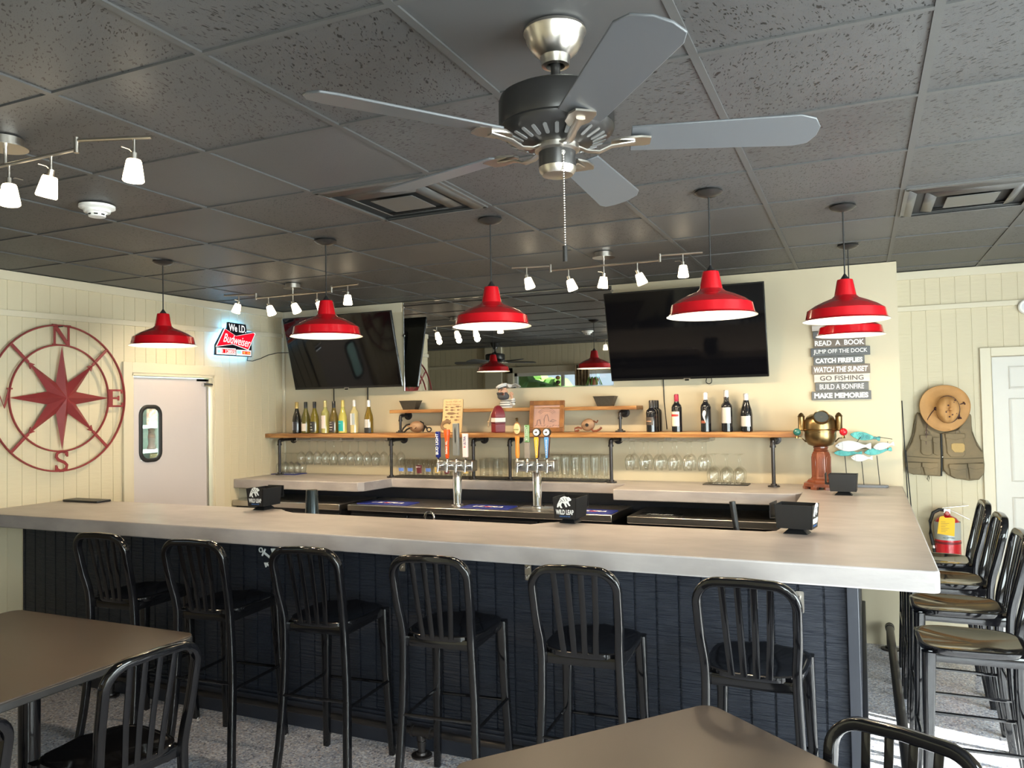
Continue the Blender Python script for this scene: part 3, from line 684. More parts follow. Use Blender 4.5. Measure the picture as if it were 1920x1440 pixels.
# steel under-counter units
m_cool = mat('black_cooler', (.012, .012, .014), .3)
def unit(x0, x1, y0, label, doors):
    t = thing('bar_cooler', label, 'cooler', ((x0+x1)/2, y0, 0)); w_ = (x1-x0)/2
    MB().b2((-w_, 0, .885), (w_, .56, .935)).obj('steel_top', m_steel, t, bevel=.004)
    MB().b2((-w_+.01, .04, .05), (w_-.01, .55, .885)).obj('body', m_cool, t)
    dw = 2*(w_-.01)/doors
    for i in range(doors):
        cx = -w_+.01+dw*(i+.5); d = MB().b2((cx-dw/2+.008, .018, .12), (cx+dw/2-.008, .04, .86)).obj('door', m_cool, t, bevel=.004)
        MB().cyl((cx+dw/2-.05, .018, .80), (cx+dw/2-.05, .010, .80), .012).obj('lock', m_chrome, d)
    return t
unit(-5.20, -4.03, 5.42, 'steel topped black back-bar unit at the left end', 2)
unit(-3.96, -1.66, 5.44, 'long steel topped beer cooler carrying the two tap towers', 4)
unit(-1.54, -.44, 5.42, 'steel topped black back-bar unit at the right end', 2)
m_blue = mat('blue_bar_mat', (.012, .025, .22), .4)
def barmat(x, y, z, w_, d_, mt, label, rz=0, txt='ULTRA', group=None):
    t = thing('bar_mat', label, 'bar mat', (x, y, z), rz, group)
    MB().prism(rrect(w_, d_, .01), 0, .006).obj('mat', mt, t, bevel=.002)
    if txt: text(txt, 'lettering', m_letter, t, (0, 0, .006), (1, 0, 0), (0, 1, 0), w_*.62, d_*.34, .0006, .02, .25)
    return t
m_redl = mat('red_print', (.6, .02, .03), .5)
for x, y, w_, lab in ((-3.66, 5.60, .50, 'blue bar mat on the steel cooler, leftmost of three'), (-2.72, 5.60, .42, 'blue bar mat between the two beer towers'), (-1.84, 5.58, .33, 'blue bar mat at the right end of the long cooler')):
    t = barmat(x, y, .935, w_, .20, m_blue, lab); MB().prism([(-.03, -.02), (.02, -.035), (.03, -.01), (-.02, 0)], .0062, .0072).obj('red_swoosh', m_redl, t)
barmat(-1.33, 5.54, .935, .30, .16, m_blackmat, 'black rubber bar mat on the right steel unit', 0, 'MILLER')
barmat(-.50, 5.62, .935, .12, .16, m_blackmat, 'small black mat at the far right of the right steel unit', 0, '')
barmat(-5.06, 6.02, ZB, .30, .18, m_blue, 'blue bar mat under the upturned glasses at the far left', .0)
barmat(-.93, 5.985, ZB, .33, .16, m_blackmat, 'black rubber mat under six upturned wine glasses', 0, 'WILD LEAP')
tag(MB().prism(rrect(1.98, .19, .02), 0, .012, (-2.84, 6.005, ZB)).obj('drying_mat', m_rubber, bevel=.003), 'long black rubber mat under the rows of beer glasses', 'bar mat')
# perforated drip tray
dt = MB().prism(rrect(.34, .17, .02), 0, .008, (-2.30, 5.67, .935))
for i in range(16):
    for j in range(7): dt.cyl((-2.30-.15+.02*i, 5.61+.02*j, .943), (-2.30-.15+.02*i, 5.61+.02*j, .9436), .005, n=6)
tag(dt.obj('drip_tray', m_steel), 'perforated steel drip tray round the right beer tower', 'drip tray')

# beer towers
def tower(x, y, label, handles):
    t = thing('beer_tower', label, 'beer tap', (x, y, .945 if x > -2.6 else .935)); zb = 0
    MB().lathe([(.001, 0), (.052, 0), (.052, .006), (.038, .010), (.037, .012), (.037, .265), (.040, .268), (.040, .278), (.001, .28)], n=40).obj('column', m_chrome, t)
    MB().b2((-.165, -.048, .278), (.165, .048, .365)).obj('tap_head', m_steel, t, bevel=.008)
    for i, (kind) in enumerate(handles):
        hx = -.125+i*.083
        f = MB().cyl((hx, -.048, .325), (hx, -.058, .325), .019).cyl((hx, -.05, .325), (hx, -.095, .325), .010).cyl((hx, -.09, .345), (hx, -.105, .275), .011, .009).cyl((hx, -.094, .34), (hx, -.085, .375), .008).sph((hx, -.092, .34), .014)
        f.obj('faucet', m_chrome, t)
        b = V((hx, -.084, .368)); ux, uz = (1, 0, 0), (0, 0, 1)
        MB().cyl(b, b+V((0, 0, .018)), .007, .010).obj('ferrule', m_chrome, t)
        b = b+V((0, 0, .016)); q = MB()
        if kind == 'navy':
            q.box(b+V((0, 0, .115)), (.036, .03, .21)).lathe([(.008, 0), (.014, .02)], b, 16)
            h = q.obj('tap_handle', mat('navy_handle', (.01, .02, .16), .25), t, bevel=.005)
            text('BUD LIGHT', 'lettering', m_letter, h, b+V((-.004, -.0155, .118)), (0, 0, 1), (-1, 0, 0), .17, .024, .001, .02)
        elif kind == 'orange':
            h = q.lathe([(.010, 0), (.016, .01), (.017, .13), (.024, .19), (.027, .22), (.022, .235), (.001, .236)], b, 20).obj('tap_handle', mat('orange_handle', (.75, .09, .01), .3), t)
            text('Select Ale', 'lettering', m_letter, h, b+V((0, -.0165, .09)), (0, 0, 1), (-1, 0, 0), .11, .018, .001, .01, .2)
        elif kind == 'grey':
            h = q.box(b+V((0, 0, .155)), (.05, .03, .26)).obj('tap_handle', mat('grey_handle', (.30, .31, .30), .35, metal=.5), t, bevel=.003)
            MB().prism([(0, -.07), (.006, -.05), (.005, .03), (0, .07), (-.006, .04), (-.005, -.05)], .0, .001, b+V((0, -.0155, .19)), (1, 0, 0), (0, 0, 1)).obj('emblem', m_rubber, h)
        elif kind == 'white':
            h = q.prism([(-.021, 0), (.021, 0), (.023, .19), (-.023, .19)], -.013, .013, b+V((0, 0, .012)), (1, 0, 0), (0, 0, 1)).obj('tap_handle', mat('white_handle', (.72, .62, .62), .25), t, bevel=.004)
            text('ULTRA', 'lettering', mat('blue_print', (.03, .04, .2), .5), h, b+V((0, -.0145, .145)), (0, 0, 1), (-1, 0, 0), .07, .020, .001)
            MB().box(b+V((0, -.0135, .095)), (.016, .002, .007)).obj('red_mark', m_redl, h)
        elif kind == 'oval':
            h = q.lathe([(.012, 0), (.018, .03), (.016, .13), (.020, .165), (.010, .17)], b, 18).obj('tap_handle', mat('orange_wood_handle', (.62, .16, .02), .3, var=(30, (.75, .32, .06), (1, 1, .3), .2)), t)
            MB().sph(b+V((0, 0, .228)), .034, (1, .35, 1.5)).obj('medallion', m_woodf, h)
            MB().sph(b+V((0, -.006, .228)), .028, (1, .3, 1.5)).obj('medallion_face', mat('medallion_face', (.72, .52, .28), .4), h)
            text('BREWING', 'lettering', mat('green_print', (.03, .2, .05), .5), h, b+V((0, -.0155, .222)), (1, 0, 0), (0, 0, 1), .044, .008, .001, .01)
            MB().lathe([(.008, 0), (.005, .015), (.012, .02), (.006, .03), (.014, .034), (.001, .04)], b+V((0, 0, .275)), 14).obj('finial', m_brass, h)
        elif kind == 'green':
            h = q.box(b+V((0, 0, .06)), (.042, .022, .12)).obj('tap_handle', mat('weathered_wood', (.27, .24, .21), .7, var=(20, (.18, .16, .14), (1, 1, .2), .2)), t, bevel=.002)
            MB().box(b+V((0, 0, .19)), (.038, .022, .135)).obj('green_plate', mat('green_plate', (.13, .29, .10), .4), h, bevel=.004)
            MB().tube([b+V((a, -.012, c)) for a, c in ((-.015, .128), (.015, .128), (.015, .252), (-.015, .252))], .0014, n=6, ref=(0, 1, 0), closed=True).obj('plate_border', m_letter, h)
            text('SKY COUNTY', 'lettering', m_letter, h, b+V((0, -.0115, .19)), (0, 0, 1), (-1, 0, 0), .105, .014, .001, .01)
        else:
            cc = (.62, .40, .04) if kind == 'yellow' else (.10, .30, .62)
            h = q.prism([(-.010, 0), (.010, 0), (.024, .155), (.020, .17), (-.020, .17), (-.024, .155)], -.013, .013, b, (1, 0, 0), (0, 0, 1)).obj('tap_handle', mat('dark_maroon_handle', (.06, .02, .02), .3), t, bevel=.002)
            MB().cyl(b+V((0, .013, .20)), b+V((0, -.013, .20)), .031, n=32).obj('round_head', m_bronze, h)
            MB().cyl(b+V((0, -.013, .20)), b+V((0, -.0145, .20)), .025, n=32).obj('disc', m_letter, h)
            MB().prism([(-.014, -.002), (-.004, .004), (.002, .011), (.004, .004), (.013, .001), (.004, -.003), (.002, -.010), (-.003, -.004), (-.014, -.006)], 0, .001, b+V((0, -.0155, .20)), (1, 0, 0), (0, 0, 1)).obj('emblem', m_rubber, h)
            MB().prism([(-.008, .004), (.008, .004), (.019, .15), (.016, .163), (-.016, .163), (-.019, .15)], .013, .015, b, (1, 0, 0), (0, 0, 1)).obj('front_panel', mat(kind+'_panel', cc, .35), h)
            text('STAYCATION' if kind == 'yellow' else 'PARADISE', 'lettering', m_label_w, h, b+V((0, -.0155, .085)), (0, 0, 1), (-1, 0, 0), .12, .010, .001)
    return t
tower(-3.03, 5.66, 'chrome beer tower with navy, orange, grey and white tap handles', ('navy', 'orange', 'grey', 'white'))
tower(-2.325, 5.66, 'chrome beer tower with medallion, green, yellow and blue tap handles', ('oval', 'green', 'yellow', 'blue'))

# napkin caddies
def emblem(parent, c, ux, uy, s_):
    c = V(c); ux = V(ux); uy = V(uy)
    body = [(-.46, -.12), (-.34, .10), (-.22, .30), (.02, .40), (.20, .34), (.30, .36), (.46, .22), (.44, .14), (.28, .10), (.30, -.02), (.40, -.18), (.30, -.20), (.18, -.05), (.10, -.02), (.18, -.25), (.08, -.28), (-.02, -.06), (-.14, .0), (-.22, -.16), (-.14, -.34), (-.26, -.34), (-.34, -.18), (-.40, -.30), (-.50, -.30)]
    MB().prism([(x*s_, y*s_) for x, y in body], 0, .0008, c+uy*s_*.36, ux, uy).obj('animal_emblem', m_letter, parent)
    e = MB()
    for a, b in (((-.25, .2), (-.05, .05)), ((-.08, .3), (.06, .08)), ((.12, .3), (.2, .1)), ((-.3, .0), (-.18, .1))):
        n_ = ux.cross(uy)*.0009
        e.tube([c+uy*s_*.36+ux*p[0]*s_+uy*p[1]*s_+n_ for p in (a, b)], .018*s_, n=4)
    e.obj('emblem_line', m_blackmat, parent)
    text('WILD LEAP', 'lettering', m_letter, parent, c-uy*s_*.22, ux, uy, s_*1.15, s_*.30, .0008, .03)
    text('HANDCRAFTED BEER', 'small_lettering', mat('blue_ink', (.05, .15, .4), .5), parent, c-uy*s_*.48, ux, uy, s_*.7, s_*.09, .0008)
def caddy(x, y, rz, label, logo='y', pocket=False):
    """long side along x, logo on the short side(s)"""
    t = thing('napkin_caddy', label, 'napkin caddy', (x, y, ZB), rz)
    MB().add([(a*.055, b*.045, 0) for a, b in ((-1, -1), (1, -1), (1, 1), (-1, 1))]+[(a*.03, b*.025, .024) for a, b in ((-1, -1), (1, -1), (1, 1), (-1, 1))], [(0, 1, 2, 3), (4, 5, 6, 7), (0, 1, 5, 4), (1, 2, 6, 5), (2, 3, 7, 6), (3, 0, 4, 7)]).obj('foot', m_blackmat, t, bevel=.002)
    L0, W0, L1, W1, z0, z1, th = .078, .058, .086, .066, .026, .135, .003
    b = MB(); b.b2((-L0, -W0, z0), (L0, W0, z0+.004))
    for sx in (-1, 1):
        b.add([(sx*L0, -W0, z0), (sx*L0, W0, z0), (sx*L1, W1, z1), (sx*L1, -W1, z1), (sx*(L0-th), -W0, z0), (sx*(L0-th), W0, z0), (sx*(L1-th), W1, z1), (sx*(L1-th), -W1, z1)], [(0,1,2,3),(7,6,5,4),(0,1,5,4),(1,2,6,5),(2,3,7,6),(3,0,4,7)])
        b.add([(-L0, sx*W0, z0), (L0, sx*W0, z0), (L1, sx*W1, z1), (-L1, sx*W1, z1), (-L0, sx*(W0-th), z0), (L0, sx*(W0-th), z0), (L1, sx*(W1-th), z1), (-L1, sx*(W1-th), z1)], [(0,1,2,3),(7,6,5,4),(0,1,5,4),(1,2,6,5),(2,3,7,6),(3,0,4,7)])
    b.b2((-.003, -W0, z0), (.003, W0, z1-.02)).obj('box', m_blackmat, t)
    MB().b2((-L1-.022, -W1+.004, z1-.065), (-L1-.019, W1-.004, z1+.004)).b2((-L1-.022, -W1+.004, z1-.066), (-L1+.004, W1-.004, z1-.063)).obj('card_slot', m_blackmat, t)
    if logo:
        sg = 1; tl = math.atan((L1-L0)/(z1-z0)); emblem(t, (sg*(L0+.0045), 0, .080), (0, sg, 0), V((sin(tl)*sg, 0, cos(tl))), .085)
    return t
caddy(-3.415, 3.83, -PI/2, 'black napkin caddy with a white animal logo on the left of the bar')
caddy(-1.405, 3.875, -PI/2-.03, 'black napkin caddy with a white animal logo at the middle of the bar')
caddy(-.285, 3.86, -.16, 'black napkin caddy with its plain long side forward, by the right inner corner')
caddy(-.115, 5.50, -.04, 'black napkin caddy in front of the fish sculpture', logo=None)
m_shk = mat('dark_tin', (.03, .04, .045), .2, metal=.6)
ust = thing('speed_rail', 'black ledge behind the front counter holding small bar tools', 'shelf', (-2.0, 3.98, 0))
MB().b2((-1.4, -.07, .97), (1.55, .13, 1.0)).obj('shelf_board', m_cool, ust)
MB().b2((-1.4, .11, 0), (-1.37, .13, .97)).b2((1.52, .11, 0), (1.55, .13, .97)).obj('leg', m_cool, ust)
tag(MB().lathe([(.001, .23), (.033, .23), (.036, .222), (.046, .01), (.048, 0), (.044, 0)], n=28).obj('shaker_tin', m_shk), 'upturned dark shaker tin behind the counter beside the left napkin caddy', 'shaker', loc=(-3.17, 3.985, 1.0))
tag(MB().tube([(0, 0, 0), (-.02, 0, .12), (-.035, 0, .24)], .015, n=14).obj('tool_handle', m_blackmat), 'black round tool handle standing up left of the right corner caddy', 'bar tool', loc=(-.56, 3.99, 1.0))
tag(MB().tube([(-.03, 0, .0)]+arc((0, 0, .09), .03, PI, 0, 10, (1, 0, 0), (0, 0, 1))+[(.03, 0, .06)], .007, n=10, ref=(0, 1, 0)).cyl((-.03, 0, 0), (-.03, 0, .01), .014).obj('faucet', m_chrome), 'small chrome gooseneck faucet just peeking over the front counter', 'faucet', loc=(-2.33, 4.0, 1.0))

# ------------------------------------------------------------------ glassware
def gl(name, prof, flip, h):
    if flip: prof = [(r, h-z) for r, z in prof]
    return MB().lathe(prof, n=20).obj(name, m_glass, sharp=2)
WG = [(.001, .001), (.034, .002), (.034, .004), (.008, .008), (.0042, .015), (.0038, .09), (.008, .096), (.026, .112), (.038, .135), (.040, .155), (.036, .19), (.031, .222), (.0295, .222), (.0345, .19), (.0385, .155), (.0365, .136), (.025, .114), (.001, .100)]
ORD = ('first', 'second', 'third', 'fourth', 'fifth', 'sixth', 'seventh', 'eighth', 'ninth', 'tenth', 'eleventh')
def grid_copy(proto, pts, label, cat, group, cols):
    for i, p in enumerate(pts):
        c = proto if i == 0 else proto.copy()
        if i: C.objects.link(c)
        tag(c, '%s, %s from left in the %s row' % (label, ORD[i % cols], ('front', 'rear')[i//cols]), cat, group, loc=p)
wg = gl('wine_glass', WG, True, .222)
pts = [(-4.815+.0925*i+(.03 if j % 2 else 0)+(.085 if i == 10 else 0), 5.905+.085*j, 1.222) for j in range(2) for i in range(11)]
grid_copy(wg, pts, 'wine glass hanging under left end of long shelf', 'wine glass', 'wine glasses hanging under the left part of the shelf', 11)
wg2 = wg.copy(); C.objects.link(wg2)
grid_copy(wg2, [(-1.645+.1115*i+.012*j, 5.905+.09*j, 1.222) for j in range(2) for i in range(6)], 'wine glass hanging under right end of long shelf', 'wine glass', 'wine glasses hanging under the right part of the shelf', 6)
BW_ = [(r*1.15 if z > .095 else r, z) for r, z in WG]
wg3 = gl('wine_glass', BW_, True, .222)
grid_copy(wg3, [(-1.022+.094*i, 5.945+.097*j, ZB+.007) for j in range(2) for i in range(3)], 'wine glass upturned on the small black mat', 'wine glass', 'wine glasses upturned on the black mat', 3)
SG = [(r*.9, z*.88) for r, z in WG]
sg = gl('stem_glass', SG, True, .195)
grid_copy(sg, [(-5.165+.0725*i, 6.012+.076*j, ZB+.007) for j in range(2) for i in range(4)], 'stem glass upturned on the blue mat', 'wine glass', 'stem glasses upturned on the blue mat', 4)
# racks
def rack(x0, x1, n, label):
    t = thing('glass_rack', label, 'glass rack', ((x0+x1)/2, 6.0, 1.475)); w_ = (x1-x0)/2; r = MB()
    for i in range(n+1):
        x = -w_+2*w_*i/n; r.tube([(x, -.13, -.03), (x, .11, -.03)], .0025, n=6)
    for y in (-.11, .09): r.tube([(-w_, y, -.027), (w_, y, -.027)], .0025, n=6)
    r.obj('wire', m_steel, t); b = MB()
    for x in (-w_, 0, w_): MB().box((x, .0, -.013), (.01, .2, .026)).obj('hanger', m_steel, t)
rack(-4.865, -3.86, 10, 'wire stemware rack under the left part of the long shelf')
rack(-1.70, -1.03, 6, 'wire stemware rack under the right part of the long shelf')
PT = [(.001, .002), (.030, .001), (.031, .006), (.043, .148), (.0415, .148), (.029, .012), (.001, .011)]
pt = gl('pint_glass', PT, False, 0)
m_pl = [mat('blue_glass_print', (.12, .22, .6), .4, alpha=1), mat('maroon_print', (.12, .02, .03), .4), mat('gold_print', (.65, .47, .16), .4)]
lab = 'printed pint glass standing on the black mat left of the left beer tower'
first = None
for j in range(2):
    for i in range(8):
        p = (-3.735+.092*i, 5.955+.09*j, ZB+.012)
        c = pt if (i, j) == (0, 0) else pt.copy()
        if c is not pt: C.objects.link(c)
        tag(c, 'pint glass left of the left beer tower, %s from left in the %s row' % (ORD[i], ('front', 'rear')[j]), 'beer glass', 'printed pint glasses on the black mat', loc=p)
        if j == 0:
            k = (0, 0, 1, 0, 2, 1, 0, 2)[i]; pr = MB(); rr = .0375; z0, z1 = ((.045, .075), (.03, .10), (.035, .085))[k]
            rows = 4; vs = []
            for a in range(9):
                th = -PI/2-.8+1.6*a/8
                for b_ in range(2):
                    z = (z0, z1)[b_]; r_ = .031+.012*z/.148+.0006; vs.append((r_*cos(th), r_*sin(th), z))
            pr.add(vs, [(2*a, 2*a+2, 2*a+3, 2*a+1) for a in range(8)]).obj('printed_logo', m_pl[k], c)
            if k == 1: text('MODELO' if False else 'BREW CO', 'lettering', m_letter, c, (0, -.0405, .085), (1, 0, 0), (0, 0, 1), .045, .010, .001, .02)
MG = [(.001, .002), (.040, .001), (.043, .006), (.041, .03), (.043, .15), (.045, .16), (.042, .16), (.038, .035), (.037, .016), (.001, .014)]
mg = thing('beer_mug', 'thick glass beer mug on the black mat between the two beer towers', 'beer glass', (0, 0, 0), 0, 'glass mugs between the beer towers')
MB().lathe(MG, n=20).obj('mug_body', m_glass, mg, sharp=2)
MB().tube([(.042, 0, .13), (.058, 0, .133), (.069, 0, .11), (.069, 0, .06), (.058, 0, .035), (.042, 0, .04)], .007, n=8, ref=(0, 1, 0)).obj('handle', m_glass, mg)
pts = [(-2.935+.125*i+(.06 if i > 1 else 0), 5.975+.10*j, ZB+.012) for j in range(2) for i in range(4)]
mg.location = pts[0]; mg.rotation_euler = (0, 0, .5)
mg['label'] = 'glass mug between the beer towers, first from left in the front row'
for i, p in enumerate(pts[1:], 1): dup(mg, p, .5, 'glass mug between the beer towers, %s from left in the %s row' % (ORD[i % 4], ('front', 'rear')[i//4]))
PS = [(.001, .002), (.032, .001), (.033, .012), (.026, .022), (.027, .04), (.037, .17), (.040, .205), (.0385, .205), (.0355, .17), (.0255, .042), (.001, .030)]
ps = gl('pilsner_glass', PS, False, 0)
grid_copy(ps, [(-2.36+.083*i, 5.945+.078*j, ZB+.012) for j in range(2) for i in range(7)], 'tall pilsner glass right of right tower', 'beer glass', 'tall pilsner glasses right of the right beer tower', 7)

# ------------------------------------------------------------------ wine bottles
def bottle_prof(kind, h):
    if kind == 'burg': return [(.001, .004), (.030, 0), (.040, .004), (.0405, .01), (.0405, .125), (.036, .16), (.022, .205), (.0155, .235), (.0145, h-.012), (.016, h-.010), (.016, h-.002), (.001, h)]
    if kind == 'low': return [(.001, .004), (.032, 0), (.041, .004), (.041, .15), (.037, .168), (.022, .180), (.018, .19), (.018, h-.003), (.001, h)]
    return [(.001, .004), (.030, 0), (.0375, .004), (.0375, .185), (.034, .2), (.020, .218), (.0155, .235), (.0145, h-.012), (.016, h-.010), (.016, h-.002), (.001, h)]
def bottle(x, y, z, kind, h, col, cap, lab_col, lz, label, wrap=2.2, capl=.06, extra=None, group='wine bottles on the long shelf', glassy=.1):
    t = thing('wine_bottle', label, 'wine bottle', (x, y, z), 0, group); pr = bottle_prof(kind, h)
    MB().lathe(pr, n=28).obj('bottle', mat('bottle_glass', col, glassy, coat=.3), t, sharp=1)
    rn = .0165 if kind != 'low' else .019
    MB().lathe([(rn, h-capl), (rn, h-.004), (rn-.003, h+.001), (.001, h+.001)], n=20).obj('capsule', mat('capsule', cap, .3, metal=.3), t)
    def band(z0, z1, c, w_, r_, name='label'):
        m_ = MB(); vs = []
        for a in range(13):
            th = -PI/2-.42-w_/2+w_*a/12; vs += [(r_*cos(th), r_*sin(th), z0), (r_*cos(th), r_*sin(th), z1)]
        return m_.add(vs, [(2*a, 2*a+2, 2*a+3, 2*a+1) for a in range(12)]).obj(name, c if not isinstance(c, tuple) else mat('label', c, .45), t)
    R0 = (.0405 if kind == 'burg' else .041 if kind == 'low' else .0375)+.0006
    if lab_col: band(lz[0], lz[1], lab_col, wrap, R0)
    for e in (extra or []): band(e[0], e[1], e[2], e[3], R0+.0006, 'label_band')
    return t
olive = (.10, .085, .012); dark = (.012, .010, .008); pale = (.50, .42, .13); blk = (.008, .008, .010)
Z1 = 1.515; yb = 5.925
silver = mat('silver_label', (.6, .58, .55), .35, metal=.4)
bottle(-4.88, yb, Z1, 'burg', .295, dark, (.55, .38, .12), (.03, .03, .04), (.03, .11), 'dark wine bottle with gold capsule, first from the left on the long shelf', extra=[(.03, .11, (.42, .42, .5), .35)])
bottle(-4.775, yb, Z1, 'burg', .295, (.12, .10, .02), (.03, .03, .03), (.75, .66, .56), (.022, .092), 'olive wine bottle with square cream label, second from the left', extra=[(.094, .104, (.7, .7, .65), .3)])
bottle(-4.665, yb-.01, Z1, 'burg', .295, (.17, .13, .015), (.03, .03, .035), (.03, .03, .03), (.01, .11), 'green wine bottle with scribbled black label, third from the left', extra=[(.03, .038, (.6, .6, .55), 1.1), (.055, .062, (.6, .6, .55), .9), (.085, .09, (.6, .6, .55), .8)])
bottle(-4.55, yb, Z1, 'bord', .303, (.42, .38, .12), (.62, .50, .22), (.80, .68, .62), (.045, .165), 'clear yellow wine bottle with tall pink label, fourth from the left', extra=[(.118, .126, (.4, .4, .35), .25)])
bottle(-4.445, yb-.01, Z1, 'burg', .295, (.13, .09, .02), (.03, .03, .03), (.04, .03, .03), (.01, .11), 'olive wine bottle with swirly black and cream label, fifth from the left', extra=[(.03, .036, (.6, .55, .5), 1.2), (.052, .060, (.6, .55, .5), 1.4), (.08, .085, (.6, .55, .5), 1.3), (.1, .104, (.6, .55, .5), 1)])
bottle(-4.345, yb-.01, Z1, 'burg', .302, (.50, .44, .10), (.62, .50, .15), (.02, .38, .38), (.02, .115), 'pale wine bottle with turquoise label, sixth from the left', extra=[(.088, .093, (.5, .7, .7), 1.0)])
bottle(-4.225, yb, Z1, 'bord', .303, (.50, .42, .20), (.65, .62, .6), (.34, .38, .38), (.075, .18), 'pale wine bottle with silver panel label, seventh from the left', extra=[(.075, .18, (.75, .75, .78), .8)])
bottle(-4.06, yb-.01, Z1, 'burg', .298, (.16, .10, .012), (.75, .75, .75), silver, (.05, .125), 'amber wine bottle with silver label, standing apart at the right of the left row', extra=[(.004, .049, (.02, .02, .02), 3)])
def brow(x, n, dx_, dy, kind, h, cap, lc, lz, lab, wrap, capl, extra=None):
    names = ('front one of ', 'second one of ', 'rear one of ')
    for i in range(n):
        bottle(x+dx_*i, 5.90+dy*i, Z1, kind, h, blk, cap, lc, lz, names[i if n == 3 else (0, 2)[i]]+lab, wrap, capl, extra)
brow(-1.465, 3, .0, .083, 'low', .243, (.03, .028, .028), (.06, .045, .035), (.055, .115), 'three squat black wine bottles with dark labels', 1.9, .06, [(.08, .088, (.35, .2, .12), 1.2)])
brow(-1.27, 2, -.02, .08, 'bord', .285, (.30, .01, .04), (.72, .62, .48), (.045, .155), 'two dark wine bottles with red capsules and cream labels', 2.2, .07, [(.118, .135, (.6, .03, .03), 1.9)])
brow(-1.055, 3, -.013, .078, 'bord', .295, (.75, .68, .66), None, (0, 0), 'three dark wine bottles with white capsules and an owl print', 2, .055, [(.065, .085, (.25, .07, .04), .9)])
brow(-.90, 3, -.015, .078, 'bord', .307, (.62, .62, .64), silver, (.065, .18), 'three dark wine bottles with silver tops and tall silver labels', 2.6, .05)
brow(-.76, 3, -.013, .078, 'burg', .280, (.62, .62, .64), silver, (.04, .115), 'three sloping dark wine bottles with silver labels at the right end', 2.4, .05)
owl = MB().prism([(0, .045), (.012, .05), (.02, .04), (.019, .022), (.012, .005), (.014, -.02), (.018, -.045), (.006, -.02), (-.002, .0), (-.006, .02)], 0, .001, (-.012, -.0385, .112), (1, 0, 0), (0, 0, 1))
for o in [x for x in C.objects if x.get('label', '').startswith('front one of three dark wine bottles with white')]: owl.obj('owl_print', m_label_w, o)

# ------------------------------------------------------------------ televisions and mirror
def tv(x, w_, top, bot, label):
    """top/bot = (y, z) of the screen's upper and lower edge: it leans forward"""
    yt, zt = top; yb_, zb = bot; uy = V((0, yt-yb_, zt-zb)); h = uy.length; uy.normalize(); ux = V((1, 0, 0)); un = ux.cross(uy)
    t = thing('television', label, 'television', (x, (yt+yb_)/2, (zt+zb)/2)); R = Matrix((ux, uy, un)).transposed()
    MB().box(-un*.022, (w_, h, .028), M=R).obj('casing', m_bezel, t, bevel=.004)
    MB().box(un*-.007+uy*.006, (w_-.018, h-.030, .003), M=R).obj('screen', m_screen, t)
    MB().box(-un*.045, (w_*.7, h*.6, .03), M=R).obj('rear_housing', m_bezel, t, bevel=.01)
    MB().box(un*-.004-uy*(h/2-.006), (.05, .006, .004), M=R).obj('badge', m_nickel, t)
    MB().box(-uy*(h/2+.004), (.03, .010, .012), M=R).obj('sensor_foot', m_bezel, t)
    dy = YB-.012-(yt+yb_)/2
    MB().box((0, dy, 0), (.30, .02, .30)).box((0, dy*.55, 0), (.05, dy*.8, .05)).box((0, dy, .12), (.5, .018, .03)).box((0, dy, -.12), (.5, .018, .03)).obj('wall_mount', m_bezel, t)
    return t
tv(-4.345, 1.195, (5.80, 2.592), (5.975, 1.925), 'black television tilted down on the back wall, left of the mirror')
tv(-1.213, 1.205, (5.85, 2.596), (6.025, 1.915), 'black television tilted down on the back wall, right of the mirror')
mi = thing('wall_mirror', 'wide frameless wall mirror between the two televisions', 'mirror', (-2.82, YB, 2.30))
MB().b2((-.99, -.010, -.405), (.99, -.002, .400)).obj('mirror_glass', mat('mirror_silver', (.74, .75, .745), .01, metal=1), mi)
MB().b2((-.99, -.012, -.412), (.99, -.001, -.405)).b2((-.993, -.012, -.412), (-.99, -.001, .4)).b2((.99, -.012, -.412), (.993, -.001, .4)).b2((-.99, -.012, .398), (.99, -.001, .403)).obj('edge_channel', m_chrome, mi)
for sx in (-1, 1):
    for z in (.36, .10): MB().cyl((sx*.993, -.016, z), (sx*.993, 0, z), .011, n=14).obj('mirror_clip', m_nickel, mi)
def cord(name, pts, r, label, mt=None):
    return tag(MB().tube(pts, r, n=6).obj(name, mt or m_rubber), label, 'cord')
cord('power_cord', [(-4.603, 6.13, 2.05), (-4.603, 6.13, 1.53)], .005, 'black cord hanging below the left television, left of two')
cord('power_cord', [(-4.214, 6.13, 2.05), (-4.216, 6.13, 1.8), (-4.212, 6.13, 1.53)], .006, 'black cord hanging below the left television, right of two')
cord('power_cord', [(-1.422, 6.13, 2.05), (-1.418, 6.13, 1.75), (-1.40, 6.13, 1.53)], .004, 'thin black cord hanging below the right television to the shelf')
cord('cable_loop', [(-1.03, 6.08, 2.0), (-1.04, 6.10, 1.92)]+arc((-1.062, 6.11, 1.90), .022, 0, -PI, 8, (1, 0, 0), (0, 0, 1))+[(-1.07, 6.11, 1.96), (-1.05, 6.09, 2.0)], .0035, 'short black cable loop dangling under the right television')
cord('sign_cord', [(XL+.035, 5.62, 2.26), (XL+.012, 5.63, 2.205), (XL+.010, 5.70, 2.203), (XL+.010, 5.81, 2.232), (XL+.010, 5.92, 2.272), (XL+.012, 6.05, 2.30), (-5.15, 6.125, 2.304), (-4.98, 6.125, 2.305)], .0035, 'thin dark cord running from the lit beer sign to the left television')

